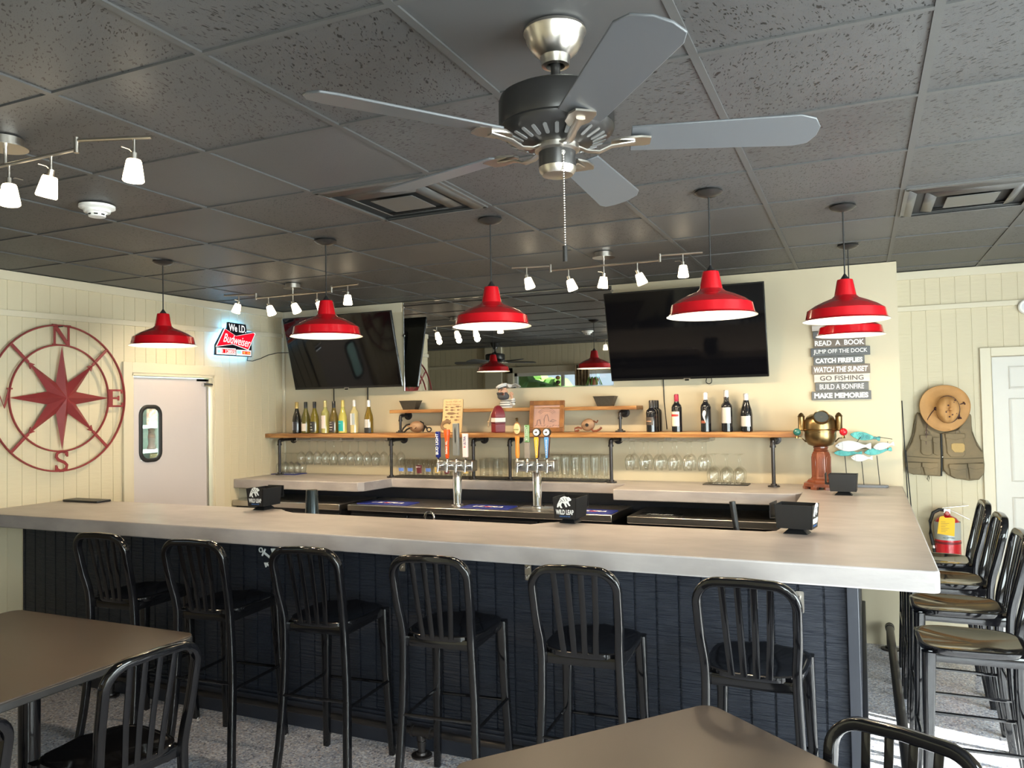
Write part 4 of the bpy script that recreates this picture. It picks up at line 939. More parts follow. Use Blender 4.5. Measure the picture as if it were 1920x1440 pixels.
# lit beer sign
sg_ = thing('beer_sign', 'lit black and red beer sign with bow tie shape on the left wall', 'sign', (XL+.030, 5.435, 2.385))
ux, uy, un = V((0, 1, 0)), V((0, 0, 1)), V((1, 0, 0))
def sp_(pts): return [((x-560)*.000645, (748-(y-.045*(x-560)))*.00050) for x, y in pts]
m_led = mat('blue_led_strip', (.5, .8, 1), .5, emit=(.12, .45, 1), es=13)
m_sw = mat('lit_white', (.6, .6, .6), .5, emit=(1, 1, 1), es=.55)
m_sr = mat('lit_red', (.6, .005, .02), .4, emit=(1, .0, .02), es=.5)
m_sc = mat('lit_cyan', (.4, .8, .9), .4, emit=(.35, .8, 1), es=.3)
m_sd = mat('lit_digit_red', (.6, .0, .0), .4, emit=(.55, .0, .005), es=.6)
m_signb = mat('sign_black', (.008, .008, .015), .3)
outl = sp_([(412, 438), (755, 465), (775, 605), (925, 590), (950, 625), (868, 820), (868, 1060), (172, 1038), (180, 855), (335, 560), (360, 548), (398, 565)])
MB().prism([(x*.94, y*.94) for x, y in outl], .004, .012, (0, 0, 0), ux, uy).obj('backlight', m_led, sg_)
MB().prism(outl, .014, .034, (0, 0, 0), ux, uy).obj('sign_panel', m_signb, sg_, bevel=.002)
tie = [(350, 570), (555, 688), (900, 612), (925, 635), (788, 922), (500, 832), (195, 882)]
cx_, cy_ = 560, 745
MB().prism(sp_([(cx_+(x-cx_)*1.05, cy_+(y-cy_)*1.09) for x, y in tie]), .034, .037, (0, 0, 0), ux, uy).obj('white_border', m_sw, sg_)
MB().prism(sp_(tie), .037, .039, (0, 0, 0), ux, uy).obj('bow_tie', m_sr, sg_)
text('Budweiser', 'script_lettering', m_sw, sg_, (.0395, *sp_([(575, 765)])[0]), V((0, 1, -.10)), V((0, .12, 1)), .335, .080, .001, .004, .35)
text('We I.D.', 'top_lettering', m_sw, sg_, (.0345, *sp_([(590, 545)])[0]), V((0, 1, -.03)), (0, 0, 1), .215, .066, .001, .018)
for a, b, nm in (((192, 905, 548, 1022), m_sw, 'clock_window'), ((562, 932, 852, 1035), m_sw, 'date_window')):
    MB().prism(sp_([(a[0], a[1]), (a[2], a[1]+8), (a[2], a[3]+8), (a[0], a[3])]), .034, .0365, (0, 0, 0), ux, uy).obj(nm, b, sg_)
MB().prism(sp_([(285, 925), (540, 932), (540, 1008), (285, 1000)]), .0365, .0375, (0, 0, 0), ux, uy).obj('clock_field', m_sd, sg_)
MB().prism(sp_([(675, 955), (835, 962), (835, 1020), (675, 1013)]), .0365, .0375, (0, 0, 0), ux, uy).obj('date_field', m_sd, sg_)
MB().prism(sp_([(205, 940), (260, 942), (260, 1000), (205, 998)]), .0365, .0375, (0, 0, 0), ux, uy).obj('small_panel', m_sc, sg_)
MB().prism(sp_([(572, 945), (655, 948), (655, 1010), (572, 1007)]), .0365, .0375, (0, 0, 0), ux, uy).obj('small_panel', m_sc, sg_)
text('1 12855', 'digits', m_sw, sg_, (.038, *sp_([(412, 968)])[0]), (0, 1, 0), (0, 0, 1), .155, .030, .001, .02)
text('48 106', 'digits', mat('lit_amber', (1, .4, .1), .5, emit=(1, .35, .08), es=1), sg_, (.038, *sp_([(755, 988)])[0]), (0, 1, 0), (0, 0, 1), .095, .020, .001, .01)

# compass rose
cp = thing('compass_rose', 'large red metal compass rose hung on the left wall', 'wall art', (XL+.036, 3.762, 1.850))
def ring(r): return [V((0, r*cos(2*PI*i/72), r*sin(2*PI*i/72))) for i in range(72)]
MB().tube(ring(.517), .006, .011, n=8, ref=(1, 0, 0), closed=True, e=.7).obj('outer_ring', m_comp, cp)
MB().tube(ring(.377), .006, .010, n=8, ref=(1, 0, 0), closed=True, e=.7).obj('inner_ring', m_comp, cp)
sm = MB(); vs = [(.055, 0, 0)]; n = 16
for i in range(n):
    a = PI/2+i*2*PI/n; r = .118 if i % 2 else (.375 if i % 4 == 0 else .352); vs.append((0.0 if i % 2 else .004, r*cos(a), r*sin(a)))
vs.append((-.004, 0, 0)); sm.add(vs, [(0, 1+i, 1+(i+1) % n) for i in range(n)]+[(n+1, 1+(i+1) % n, 1+i) for i in range(n)])
sm.obj('star', m_comp, cp, sharp=.05)
for k in range(4):
    a = PI/4+k*PI/2; d = V((0, cos(a), sin(a))); p = V((0, -sin(a), cos(a)))
    MB().tube([d*.345, d*.515], .011, .005, n=6, ref=(1, 0, 0), e=.6).prism([(-.024, -.012), (0, .035), (.024, -.012), (0, -.004)], -.004, .004, d*.315, p, d).obj('diagonal_bar', m_comp, cp)
def glyph(strokes, c, sc):
    q = MB(); c = V(c)
    for pts, wd in strokes: q.tube([c+V((0, a*sc, b*sc)) for a, b in pts], wd*sc, .004, n=6, ref=(1, 0, 0), e=.6)
    q.obj('letter', m_comp, cp)
ser = .05
glyph([([(-.38, -.5), (-.38, .5)], .06), ([(-.38, .5), (.38, -.5)], .10), ([(.38, -.5), (.38, .5)], .06), ([(-.52, .5), (-.25, .5)], ser), ([(-.50, -.5), (-.26, -.5)], ser), ([(.26, .5), (.50, .5)], ser)], (0, 0, .447), .140)
glyph([([(-.38, -.5), (-.38, .5)], .12), ([(-.5, .47), (.38, .47)], .06), ([(-.5, -.47), (.42, -.47)], .06), ([(-.38, 0), (.15, 0)], .06), ([(.36, .5), (.36, .28)], .06), ([(.40, -.5), (.40, -.26)], .06), ([(.14, .14), (.14, -.14)], .06)], (0, .447, 0), .128)
glyph([([(.30, .30), (.26, .44), (.10, .52), (-.10, .52), (-.28, .42), (-.32, .24), (-.20, .08), (.15, -.08), (.30, -.24), (.26, -.42), (.08, -.52), (-.12, -.52), (-.28, -.42), (-.32, -.28)], .085), ([(.32, .5), (.32, .22)], .05), ([(-.34, -.5), (-.34, -.2)], .05)], (0, 0, -.447), .130)
glyph([([(-.6, .5), (-.3, -.5), (0, .3), (.3, -.5), (.6, .5)], .08), ([(-.75, .5), (-.45, .5)], ser), ([(.45, .5), (.75, .5)], ser)], (0, -.447, 0), .125)
MB().cyl((-.03, 0, .512), (.01, 0, .512), .006).cyl((-.03, 0, -.38), (0, 0, -.38), .005).obj('wall_screw', m_rubber, cp)

# ------------------------------------------------------------------ word sign
ws = thing('word_sign', 'stacked grey plank word sign on the back wall ending in make memories', 'sign', (-.13, YB-.012, 2.0))
m_pg = mat('grey_plank', (.135, .14, .145), .6, var=(8, (.095, .10, .105), (1, 4, 4), .2)); m_pt = mat('taupe_plank', (.20, .165, .135), .6, var=(8, (.15, .12, .10), (1, 4, 4), .2)); m_pw = mat('whitewashed_plank', (.62, .58, .54), .6, var=(8, (.5, .46, .43), (1, 4, 4), .2))
rows = [(-.31, .04, 2.262, .040, m_pw, None, 0, 0), (-.305, .045, 2.212, .054, m_pg, 'G', 0, 0), (-.30, .045, 2.150, .062, m_pt, 'READ  A  BOOK', .33, 1), (-.322, .074, 2.085, .062, m_pg, 'JUMP OFF THE DOCK', .36, 0),
        (-.305, .036, 2.022, .058, m_pg, 'CATCH FIREFLIES', .315, 2), (-.318, .070, 1.957, .064, m_pt, 'WATCH THE SUNSET', .36, 3), (-.305, .066, 1.894, .056, m_pw, 'GO FISHING', .29, 4),
        (-.298, .056, 1.832, .060, m_pg, 'BUILD A BONFIRE', .295, 0), (-.325, .072, 1.768, .062, m_pg, 'MAKE MEMORIES', .36, 2)]
for x0, x1, z, h, mt, s_, wd, stl in rows:
    cx = (x0+x1)/2+.13; zz = z-2.0
    pk = MB().box((cx, -.005, zz), (x1-x0, .018, h)).obj('plank', mt, ws, bevel=.001)
    if s_:
        if s_ == 'G': text(s_, 'lettering', m_letter, pk, (x0+.04+.13, -.0145, zz), (1, 0, 0), (0, 0, 1), .022, .030, .001, .01, .2)
        else: text(s_, 'lettering', m_dkletter if stl == 4 else m_letter, pk, (cx, -.0145, zz), (1, 0, 0), (0, 0, 1), wd, h*.62, .001, (.012, .028, .045, .03, .012)[stl], (0, 0, 0, .15, 0)[stl])
MB().box((-.0, .007, -.0), (.03, .006, .5)).obj('backing_strip', m_pt, ws)

# ------------------------------------------------------------------ binnacle
bn = thing('ship_binnacle', 'brass ship compass binnacle on a mahogany pedestal at the right end of the back counter', 'binnacle', (-.262, 5.86, ZB))
def octa(w_, d_=None): 
    return [(w_*cos(PI/8+i*PI/4)/cos(PI/8), w_*sin(PI/8+i*PI/4)/cos(PI/8)) for i in range(8)]
def loft(mb, rs, n=8, ph=PI/8):
    vs = []
    for r, z in rs: vs += [(r*cos(ph+2*PI*i/n)/cos(PI/n), r*sin(ph+2*PI*i/n)/cos(PI/n), z) for i in range(n)]
    k = len(rs); fs = [(j*n+i, j*n+(i+1) % n, (j+1)*n+(i+1) % n, (j+1)*n+i) for j in range(k-1) for i in range(n)]+[tuple(range(n))[::-1], tuple(range((k-1)*n, k*n))]
    return mb.add(vs, fs)
pb = MB(); loft(pb, [(.115, .018), (.115, .040), (.095, .048), (.088, .062), (.072, .07)])
for k in range(8):
    a = k*PI/4+PI/8; pb.box((.108*cos(a), .108*sin(a), .010), (.035, .045, .020), a)
pb.obj('plinth', m_mahog, bn, bevel=.002)
col = MB(); loft(col, [(.070, .068), (.063, .085), (.058, .18), (.060, .235), (.052, .255), (.045, .262)]); col.obj('pedestal', m_mahog, bn, bevel=.003)
pa = MB()
for k in range(8):
    a = k*PI/4; d = V((cos(a), sin(a), 0)); p = V((-sin(a), cos(a), 0))
    pa.prism([(-.014, .09), (.014, .09), (.014, .205), (.009, .22), (0, .226), (-.009, .22), (-.014, .205)], .058, .064, (0, 0, 0), p, (0, 0, 1))
pa.obj('raised_panel', m_mahog, bn, bevel=.002)
MB().lathe([(.044, .26), (.052, .266), (.044, .275), (.050, .283), (.050, .292), (.001, .293)], n=28).obj('neck', m_mahog, bn)
MB().lathe([(.001, .29), (.045, .292), (.080, .305), (.099, .330), (.104, .362), (.104, .392), (.108, .394), (.108, .402), (.104, .405), (.104, .410)], n=48).obj('compass_bowl', m_brass, bn)
MB().lathe([(.104, .408), (.108, .411), (.104, .416), (.104, .45), (.100, .475), (.088, .50), (.062, .517), (.001, .524)], n=48).obj('hood', m_brass, bn)
wd_ = V((.12, -.78, .62)).normalized(); R = wd_.to_track_quat('Z', 'Y').to_matrix(); cc = V((0, 0, .430))+wd_*.096
MB().lathe([(.052, .0), (.056, .012), (.052, .026), (.048, .022), (.047, .01)], cc, 36, R).obj('window_rim', m_brass, bn)
MB().lathe([(.001, .016), (.049, .016)], cc, 32, R).obj('viewing_glass', mat('smoked_glass', (.06, .068, .07), .12), bn)
for sx, cm_ in ((-1, (.02, .12, .10)), (1, (.5, .01, .02))):
    MB().lathe([(.001, .40), (.022, .402), (.024, .408), (.022, .412), (.0225, .50), (.026, .503), (.022, .508), (.014, .522), (.006, .528), (.001, .53)], (sx*.122, -.01, 0), 24).obj('lamp_tube', m_brass, bn)
    MB().sph((sx*.150, -.045, .395), .026).obj('compensator_ball', mat('ball_paint', cm_, .25), bn)
    MB().lathe([(.001, 0), (.012, 0), (.008, .01), (.006, .02)], (sx*.150, -.045, .352), 14).tube([(sx*.150, -.045, .355), (sx*.12, -.03, .352), (sx*.095, -.01, .325)], .009, .004, n=8).obj('ball_bracket', m_brass, bn)
    MB().cyl((sx*.10, 0, .43), (sx*.122, -.01, .43), .008).obj('tube_arm', m_brass, bn)

# ------------------------------------------------------------------ fish sculpture
fs_ = thing('fish_sculpture', 'wooden school of white and teal fish on a grey stand', 'sculpture', (.005, 6.03, ZB))
MB().prism(rrect(.315, .075, .036, 8), 0, .016).obj('stand', mat('grey_stand', (.17, .19, .22), .45), fs_, bevel=.002)
def fish(x0, x1, z, dz, h, y, mt, kind='fish'):
    L_ = x1-x0; top = [(0, 0), (.04, .25), (.12, .62), (.25, .92), (.38, 1), (.52, .92), (.68, .6), (.80, .28), (.85, .24), (.90, .40), (.97, .62), (1.0, .5)]
    pts = [(x*L_, yy*h/2) for x, yy in top]+[(L_, 0)]+[(x*L_, -yy*h/2) for x, yy in top[::-1]][:-1]
    a = math.atan2(dz, L_); u = V((cos(a), 0, sin(a))); v = V((-sin(a), 0, cos(a)))
    o = V((x0-.005, y-6.03, z-ZB)); b = MB().prism(pts, -.008, .008, o, u, v).obj(kind, mt, fs_, bevel=.003)
    dk = mat('fish_mark', (.10, .12, .14) if mt is m_wfish else (.01, .10, .12), .5)
    MB().cyl(o+u*L_*.10+v*h*.06+V((0, -.0075, 0)), o+u*L_*.10+v*h*.06+V((0, -.009, 0)), h*.05, n=12).tube([o+u*(L_*.20+.02*L_*(1-(2*q-1)**2))+v*h*.40*(2*q-1)+V((0, -.0082, 0)) for q in [i/8 for i in range(9)]], .0009, n=4).obj('face_mark', dk, b)
    return b, o, u, v, L_
m_wfish = mat('white_fish_paint', (.62, .61, .61), .35); m_tfish = mat('teal_fish_paint', (.10, .48, .45), .4, var=(25, (.05, .30, .30), (1, 1, 1), .1))
fish(-.176, .060, 1.408, .0, .078, 6.018, m_wfish); fish(.072, .208, 1.396, .03, .052, 6.018, m_wfish); fish(-.074, .066, 1.325, .0, .053, 6.018, m_wfish)
fish(-.186, .0, 1.356, .0, .046, 6.055, m_tfish); fish(.012, .192, 1.358, .028, .050, 6.055, m_tfish)
b, o, u, v, L_ = fish(-.075, .122, 1.490, -.034, .058, 6.055, m_tfish)
q = MB()
for i, (a, r) in enumerate(((.36, .019), (.60, .014), (.83, .011))):
    for k in (1, .5): q.tube([o+u*(L_*a+r*k*cos(2*PI*j/16))+v*r*k*sin(2*PI*j/16)+V((0, -.0085, 0)) for j in range(16)], .0016, n=4, closed=True, ref=(0, 1, 0))
q.obj('spiral_pattern', mat('dark_teal_print', (.01, .12, .14), .5), b)
for x0, x1, z in ((-.101, -.112, 1.335), (.006, -.004, 1.30), (.108, .094, 1.34)):
    MB().tube([(x0-.005, 0, .014), (x1-.005, .01, z-ZB)], .0028, n=8).obj('rod', m_rubber, fs_)
MB().tube([(-.035, .012, .315), (-.01, .012, .350)], .002, n=6).tube([(.10, .015, .35), (.19, .015, .335)], .002, n=6).tube([(.16, .012, .32), (.16, .012, .26)], .002, n=6).tube([(-.06, .01, .25), (-.06, .01, .29)], .002, n=6).tube([(-.1, .01, .25), (.06, .01, .28)], .002, n=6).obj('linking_wire', m_rubber, fs_)

# ------------------------------------------------------------------ things on the shelves
def tin(x, y, label):
    t = thing('tin_planter', label, 'planter', (x, y, 1.72)); a, b, h = (.060, .035), (.088, .052), .078
    vs = [(sx*p[0], sy*p[1], z) for p, z in ((a, 0), (b, h)) for sx, sy in ((-1, -1), (1, -1), (1, 1), (-1, 1))]
    vs += [(sx*(b[0]-.004), sy*(b[1]-.004), h) for sx, sy in ((-1, -1), (1, -1), (1, 1), (-1, 1))]+[(sx*(a[0]-.004), sy*(a[1]-.004), .01) for sx, sy in ((-1, -1), (1, -1), (1, 1), (-1, 1))]
    fs = [(0, 1, 2, 3), (12, 13, 14, 15)]+[(k+i, k+(i+1) % 4, k+4+(i+1) % 4, k+4+i) for k in (0, 4, 8) for i in range(4)]
    m_t = mat('embossed_tin', (.075, .065, .05), .45, metal=.5, bump=(45, .9, .004, (1, 1, 1)))
    MB().add(vs, fs).obj('box', m_t, t, sharp=.3); MB().tube([(sx*b[0], sy*b[1], h) for sx, sy in ((-1, -1), (1, -1), (1, 1), (-1, 1))], .003, n=6, closed=True).obj('rim', m_t, t)
tin(-3.70, 6.05, 'dark embossed tin planter at the left end of the upper shelf'); tin(-1.875, 6.05, 'dark embossed tin planter at the right end of the upper shelf')
# fish plaque
m_birch = wood_mat('birch_board', (.62, .42, .20), (.52, .34, .15), axis=(8, 8, 1))
pq = thing('fish_plaque', 'tall pale wooden board with printed fish leaning on the shelf', 'plaque', (-3.22, 5.925, 1.5155), rot=(-.16, 0, -.03))
MB().prism([(-.098, 0), (.100, 0), (.097, .285), (.089, .292), (-.089, .292), (-.096, .285)], -.006, .006, (0, 0, 0), (1, 0, 0), (0, 0, 1)).obj('board', m_birch, pq, bevel=.002)
m_burn = mat('brown_print', (.20, .11, .05), .6)
text('Sports Fish of', 'lettering', m_burn, pq, (0, -.0065, .268), (1, 0, 0), (0, 0, 1), .15, .016, .0006); text('North America', 'lettering', m_burn, pq, (0, -.0065, .245), (1, 0, 0), (0, 0, 1), .14, .015, .0006)
q = MB()
def mini(cx, cz, L_, h):
    q.prism([(cx-L_/2, cz), (cx-L_*.3, cz+h*.5), (cx+.05*L_, cz+h*.45), (cx+.3*L_, cz+.06*h), (cx+.5*L_, cz+h*.4), (cx+.45*L_, cz), (cx+.5*L_, cz-h*.4), (cx+.3*L_, cz-.06*h), (cx, cz-h*.45), (cx-.3*L_, cz-h*.4)], .0062, .0068, (0, 0, 0), (1, 0, 0), (0, 0, 1))
for cx, cz, L_, h in ((-.06, .222, .04, .014), (.0, .218, .05, .012), (.055, .225, .06, .016), (-.055, .196, .045, .015), (.0, .195, .05, .018), (.06, .196, .04, .014), (0, .165, .13, .024), (-.055, .136, .04, .014), (.0, .134, .045, .02), (.058, .136, .045, .014), (-.04, .105, .06, .03), (.045, .108, .05, .018)): mini(cx, cz, L_, h)
q.obj('fish_print', m_burn, pq)
MB().tube([(-.05+.045*cos(a), -.012, .06+.035*sin(a)) for a in [PI*.2+i*PI*1.3/12 for i in range(13)]], .014, .006, n=8, ref=(0, 1, 0)).obj('carved_fish', m_burn, pq)
# pulley block (left)
m_oldw = wood_mat('old_wood', (.30, .18, .10), (.17, .09, .05), .55, axis=(3, 3, 8))
bl = thing('pulley_block', 'old wooden pulley block with dark iron straps left of the fish plaque', 'pulley', (-3.57, 5.94, 1.5155))
MB().sph((0, 0, .052), .052, (1.5, .62, .98), 28, 14).obj('wood_shell', m_oldw, bl)
MB().sph((.0, -.010, .052), .052, (1.35, .55, .85), 28, 14).obj('inner_shell', m_oldw, bl)
MB().tube([(-.07, -.012, .075), (-.1, -.012, .07), (-.135, -.012, .04), (-.15, -.012, .012), (-.125, -.012, .007), (-.10, -.012, .03), (-.06, -.012, .045)], .008, .006, n=8, ref=(0, 1, 0)).obj('iron_hook', m_bronze, bl)
MB().tube([(.045, -.02, .10), (.075, -.02, .085), (.085, -.02, .04), (.07, -.02, .01)], .008, .006, n=8).tube([V((.125, -.01, .028))+V((.022*cos(a), 0, .018*sin(a))) for a in [2*PI*i/14 for i in range(14)]], .006, n=8, ref=(0, 1, 0), closed=True).tube([(.08, -.01, .06), (.105, -.01, .04)], .009, n=8).obj('iron_strap', m_bronze, bl)
MB().tube([(-.075, -.045, .06), (-.02, -.052, .056), (.02, -.052, .05)], .004, .006, n=6).cyl((.0, -.04, .05), (.0, -.058, .05), .013, n=20).obj('pin_plate', m_oldw, bl)
# block with hook (right)
b2 = thing('pulley_block', 'old brown wooden pulley block with curled hooks right of the framed tile', 'pulley', (-1.99, 5.94, 1.5155))
MB().sph((0, 0, .058), .055, (1.05, .5, .9), 28, 14, Matrix.Rotation(-.35, 3, 'Y')).obj('wood_shell', m_oldw, b2)
MB().cyl((0, -.02, .058), (0, -.034, .058), .013, n=20).obj('pin', m_bronze, b2)
MB().tube([(-.05, -.01, .03), (-.08, -.01, .038), (-.105, -.01, .03), (-.105, -.01, .012), (-.085, -.01, .010), (-.075, -.01, .02)], .009, .006, n=8, ref=(0, 1, 0)).obj('left_hook', m_mahog, b2)
MB().tube([(.03, -.01, .03), (.045, -.01, .008), (.075, -.01, .010), (.10, -.01, .022), (.115, -.01, .038)], .009, .006, n=8, ref=(0, 1, 0)).tube([(.05, -.01, .09), (.075, -.01, .075), (.085, -.01, .095)], .006, n=8, ref=(0, 1, 0)).obj('right_hook', m_mahog, b2)
# buoy
by = thing('wooden_buoy', 'maroon wooden buoy with a white band and rope, standing on the lower shelf', 'buoy', (-2.777, 5.93, 1.5155), -.75)
m_mar = mat('maroon_paint', (.20, .014, .022), .4); hw = .047
loft(MB(), [(.046, 0), (.047, .075)], 4, PI/4).obj('base', m_mar, by, bevel=.006)
loft(MB(), [(.047, .075), (.047, .088)], 4, PI/4).obj('dark_stripe', mat('dark_red_stripe', (.12, .005, .01), .4), by, bevel=.001)
loft(MB(), [(.0472, .088), (.0472, .124)], 4, PI/4).obj('white_band', mat('offwhite_band', (.72, .70, .66), .45), by, bevel=.001)
loft(MB(), [(.047, .124), (.047, .15), (.040, .18), (.026, .212), (.012, .226)], 4, PI/4).obj('top', m_mar, by, bevel=.006)
rp = thing('rope', 'x', 'x'); bpy.data.objects.remove(rp)
MB().tube([(0, 0, .226), (-.02, -.02, .215), (-.035, -.048, .16), (-.045, -.06, .11), (-.052, -.065, .085), (-.06, -.072, .045)], .005, n=8).tube([(0, 0, .226), (-.03, .0, .20), (-.058, -.03, .14), (-.06, -.052, .10), (-.052, -.065, .085)], .005, n=8).sph((-.052, -.065, .09), .012).tube([(-.052, -.065, .085), (-.045, -.07, .05)], .004, n=6).obj('rope', m_rope, by)
# sea captain figurine
cpn = thing('captain_figurine', 'small bearded sea captain figurine in a white cap raising one hand, on the upper shelf', 'figurine', (-2.745, 6.03, 1.72), -.1)
m_skin = mat('figurine_skin', (.62, .34, .22), .5); m_beard = mat('grey_beard', (.07, .07, .075), .7, bump=(60, 1, .004, (1, 1, .3))); m_cap = mat('white_cap', (.72, .70, .68), .5)
MB().lathe([(.001, 0), (.050, 0), (.056, .02), (.055, .045), (.040, .066), (.02, .074), (.001, .075)], (0, 0, 0), 28, Matrix.Diagonal((1.05, .75, 1))).obj('striped_shirt', m_cap, cpn)
q = MB()
for z, r in ((.018, .0565), (.040, .0568), (.058, .048)): q.tube([(r*1.05*cos(2*PI*i/28), r*.77*sin(2*PI*i/28), z) for i in range(28)], .002, .003, n=6, closed=True)
q.obj('shirt_stripes', m_rubber, cpn)
hd = MB().sph((-.022, -.012, .135), .042, (.95, .95, 1.1), 24, 14).sph((-.03, -.055, .138), .011, (1, 1, 1.3)).sph((-.062, -.02, .130), .009, (.6, 1, 1.2)).sph((.02, -.018, .128), .009, (.6, 1, 1.2)).obj('head', m_skin, cpn)
MB().sph((-.045, -.048, .152), .0045).sph((-.014, -.050, .152), .0045).obj('eye', m_rubber, hd)
MB().sph((-.014, -.022, .098), .046, (1.2, .85, .72), 24, 12).sph((-.05, -.035, .118), .018, (1, .8, 1)).sph((.018, -.035, .115), .018, (1, .8, 1)).tube([(-.058, -.05, .125), (-.03, -.062, .124), (0, -.055, .125)], .007, n=8).obj('beard', m_beard, cpn)
MB().tube([(-.055, -.045, .163), (-.042, -.054, .166), (-.033, -.055, .162)], .003, n=6).tube([(-.022, -.055, .163), (-.013, -.054, .167), (0, -.048, .162)], .003, n=6).obj('eyebrow', m_beard, hd)
Rc = Matrix.Rotation(-.35, 3, 'Y')
MB().lathe([(.030, 0), (.034, .012), (.052, .026), (.050, .036), (.03, .044), (.001, .047)], (-.028, -.006, .160), 28, Rc).obj('cap', m_cap, cpn)
MB().lathe([(.034, 0), (.0355, .012), (.034, .012)], (-.028, -.006, .160), 28, Rc).prism([(-.028, -.03), (-.02, -.052), (0, -.062), (.02, -.052), (.028, -.03)], 0, .003, (-.028, -.004, .162), (1, 0, 0), (0, 1, 0)).obj('cap_band', m_rubber, cpn)
MB().lathe([(.001, 0), (.014, .0), (.022, .012), (.024, .02), (.012, .024), (.001, .025)], (.022, .01, .178), 18, Matrix.Rotation(.5, 3, 'Y')).obj('gull', m_cap, cpn)
MB().tube([(.04, 0, .045), (.062, -.01, .03), (.078, -.018, .035), (.082, -.02, .055), (.074, -.02, .075)], .019, n=12).obj('sleeve', m_cap, cpn)
q = MB()
for z in (.045, .062): q.tube([(.079+.020*cos(2*PI*i/16), -.02+.020*sin(2*PI*i/16), z) for i in range(16)], .002, n=6, closed=True)
q.obj('sleeve_stripes', m_rubber, cpn)
hnd = MB().tube([(.076, -.02, .07), (.066, -.022, .092)], .010, .009, n=10).sph((.064, -.022, .102), .013, (1.05, .6, 1.1))
for a, l in ((-.9, .020), (-.35, .026), (0, .028), (.35, .025), (.95, .018)): hnd.tube([(.064+.008*sin(a), -.022, .106), (.064+.012*sin(a)+l*sin(a)*.8, -.024, .108+l*cos(a))], .0042, .0042, n=8)
hnd.obj('hand', m_skin, cpn)
MB().tube([(-.005, -.06, .112), (.012, -.072, .108), (.022, -.076, .112)], .003, n=6).cyl((.022, -.076, .106), (.022, -.076, .128), .008, .010).obj('pipe', m_mahog, cpn)
# framed relief tile
ft = thing('framed_relief', 'square oak framed copper relief picture leaning on the lower shelf', 'picture frame', (-2.345, 5.93, 1.5155), rot=(-.14, 0, 0))
fr = MB()
for a, b in (((-.152, 0), (.152, .038)), ((-.152, .222), (.152, .26)), ((-.152, .038), (-.114, .222)), ((.114, .038), (.152, .222))): fr.b2((a[0], -.012, a[1]), (b[0], .010, b[1]))
fr.obj('frame', m_woodf, ft, bevel=.003)
q = MB()
for sx in (-1, 1):
    for z in (.019, .241): q.b2((sx*.133-.016, -.0145, z-.016), (sx*.133+.016, -.012, z+.016))
q.obj('corner_block', mat('dark_oak', (.16, .06, .02), .4), ft, bevel=.001)
MB().b2((-.116, -.004, .036), (.116, .004, .224)).obj('copper_plate', mat('copper_plate', (.62, .36, .27), .38, metal=.35, var=(8, (.36, .25, .24), (1, 1, 1), .25)), ft)
q = MB()
for r in (.085, .072, .098): q.tube([(-.0+r*cos(a), -.006, .105+r*.95*sin(a)) for a in [PI*.22+i*PI*.56/10 for i in range(11)]], .0016, n=5)
for i in range(9): q.tube([(-.10+.025*i, -.006, .05+.008*sin(i)), (-.085+.025*i, -.006, .056+.006*cos(i*2))], .0025, n=5)
q.tube([(-.02, -.006, .07), (-.022, -.006, .11), (-.01, -.006, .14), (.005, -.006, .145), (.014, -.006, .12), (.02, -.006, .09)], .003, n=6).tube([(-.085, -.006, .06), (-.08, -.006, .10), (-.06, -.006, .105), (-.05, -.006, .065)], .004, n=6).tube([(.03, -.006, .09), (.055, -.006, .105), (.085, -.006, .095), (.06, -.006, .085), (.03, -.006, .09)], .003, n=6)
q.obj('relief_lines', mat('relief', (.30, .20, .20), .4, metal=.3), ft)

# ------------------------------------------------------------------ hat, vest, extinguisher, lamp on the rear wall
Y0 = YR
m_khaki = mat('khaki_cloth', (.26, .19, .105), .85, bump=(18, .6, .01, (1, 1, 1)), var=(5, (.165, .130, .08), (1, 1, 1), .2)); m_khd = mat('khaki_seam', (.10, .078, .045), .85)
def vp(p): return ((p[0]-1695)*.00349+.290, 1.441-(p[1]-820)*.00397)
vt = thing('fishing_vest', 'khaki fishing vest with many pockets hanging under the straw hat', 'vest', (0, 0, 0))
def puff(pts, y0, d, name, mt, parent, bev=.012, seg=3): return MB().prism([vp(p) for p in pts], -y0, -y0+d if d > 0 else -y0, (0, 0, 0), (1, 0, 0), (0, 0, 1)).obj(name, mt, parent, bevel=bev, seg=seg)
def vpan(pts, off, th, name, mt, parent, bev=.008):
    return MB().prism([vp(p) for p in pts], off, off+th, (0, Y0, 0), (1, 0, 0), (0, 0, 1)).obj(name, mt, parent, bevel=bev, seg=3)
vpan([(1716, 795), (1724, 772), (1740, 778), (1768, 790), (1800, 780), (1815, 774), (1824, 776), (1828, 810), (1838, 840), (1836, 885), (1770, 885), (1706, 880), (1703, 845), (1712, 820)], .004, .012, 'back_panel', m_khaki, vt)
vl = vpan([(1722, 774), (1728, 776), (1736, 800), (1767, 813), (1767, 860), (1766, 894), (1745, 893), (1718, 891), (1702, 887), (1697, 876), (1697, 850), (1702, 843), (1712, 828), (1719, 805)], .016, .028, 'left_front', m_khaki, vt, .010)
vr = vpan([(1769, 813), (1800, 806), (1816, 784), (1822, 775), (1826, 779), (1826, 808), (1834, 828), (1845, 848), (1847, 870), (1846, 886), (1836, 899), (1818, 901), (1790, 897), (1777, 890), (1770, 880)], .016, .028, 'right_front', m_khaki, vt, .010)
def pocket(pts, par, off=.042, th=.016, patch=None):
    p = vpan(pts, off, th, 'pocket', m_khaki, par, .007); xs = [a[0] for a in pts]; ys = [a[1] for a in pts]
    x0, x1, y0 = min(xs), max(xs), min(ys)
    vpan([(x0-.5, y0-2), (x1+.5, y0-2), (x1+.5, y0+6), ((x0+x1)/2, y0+10), (x0-.5, y0+6)], off+th-.004, .008, 'pocket_flap', m_khaki, p, .003); return p
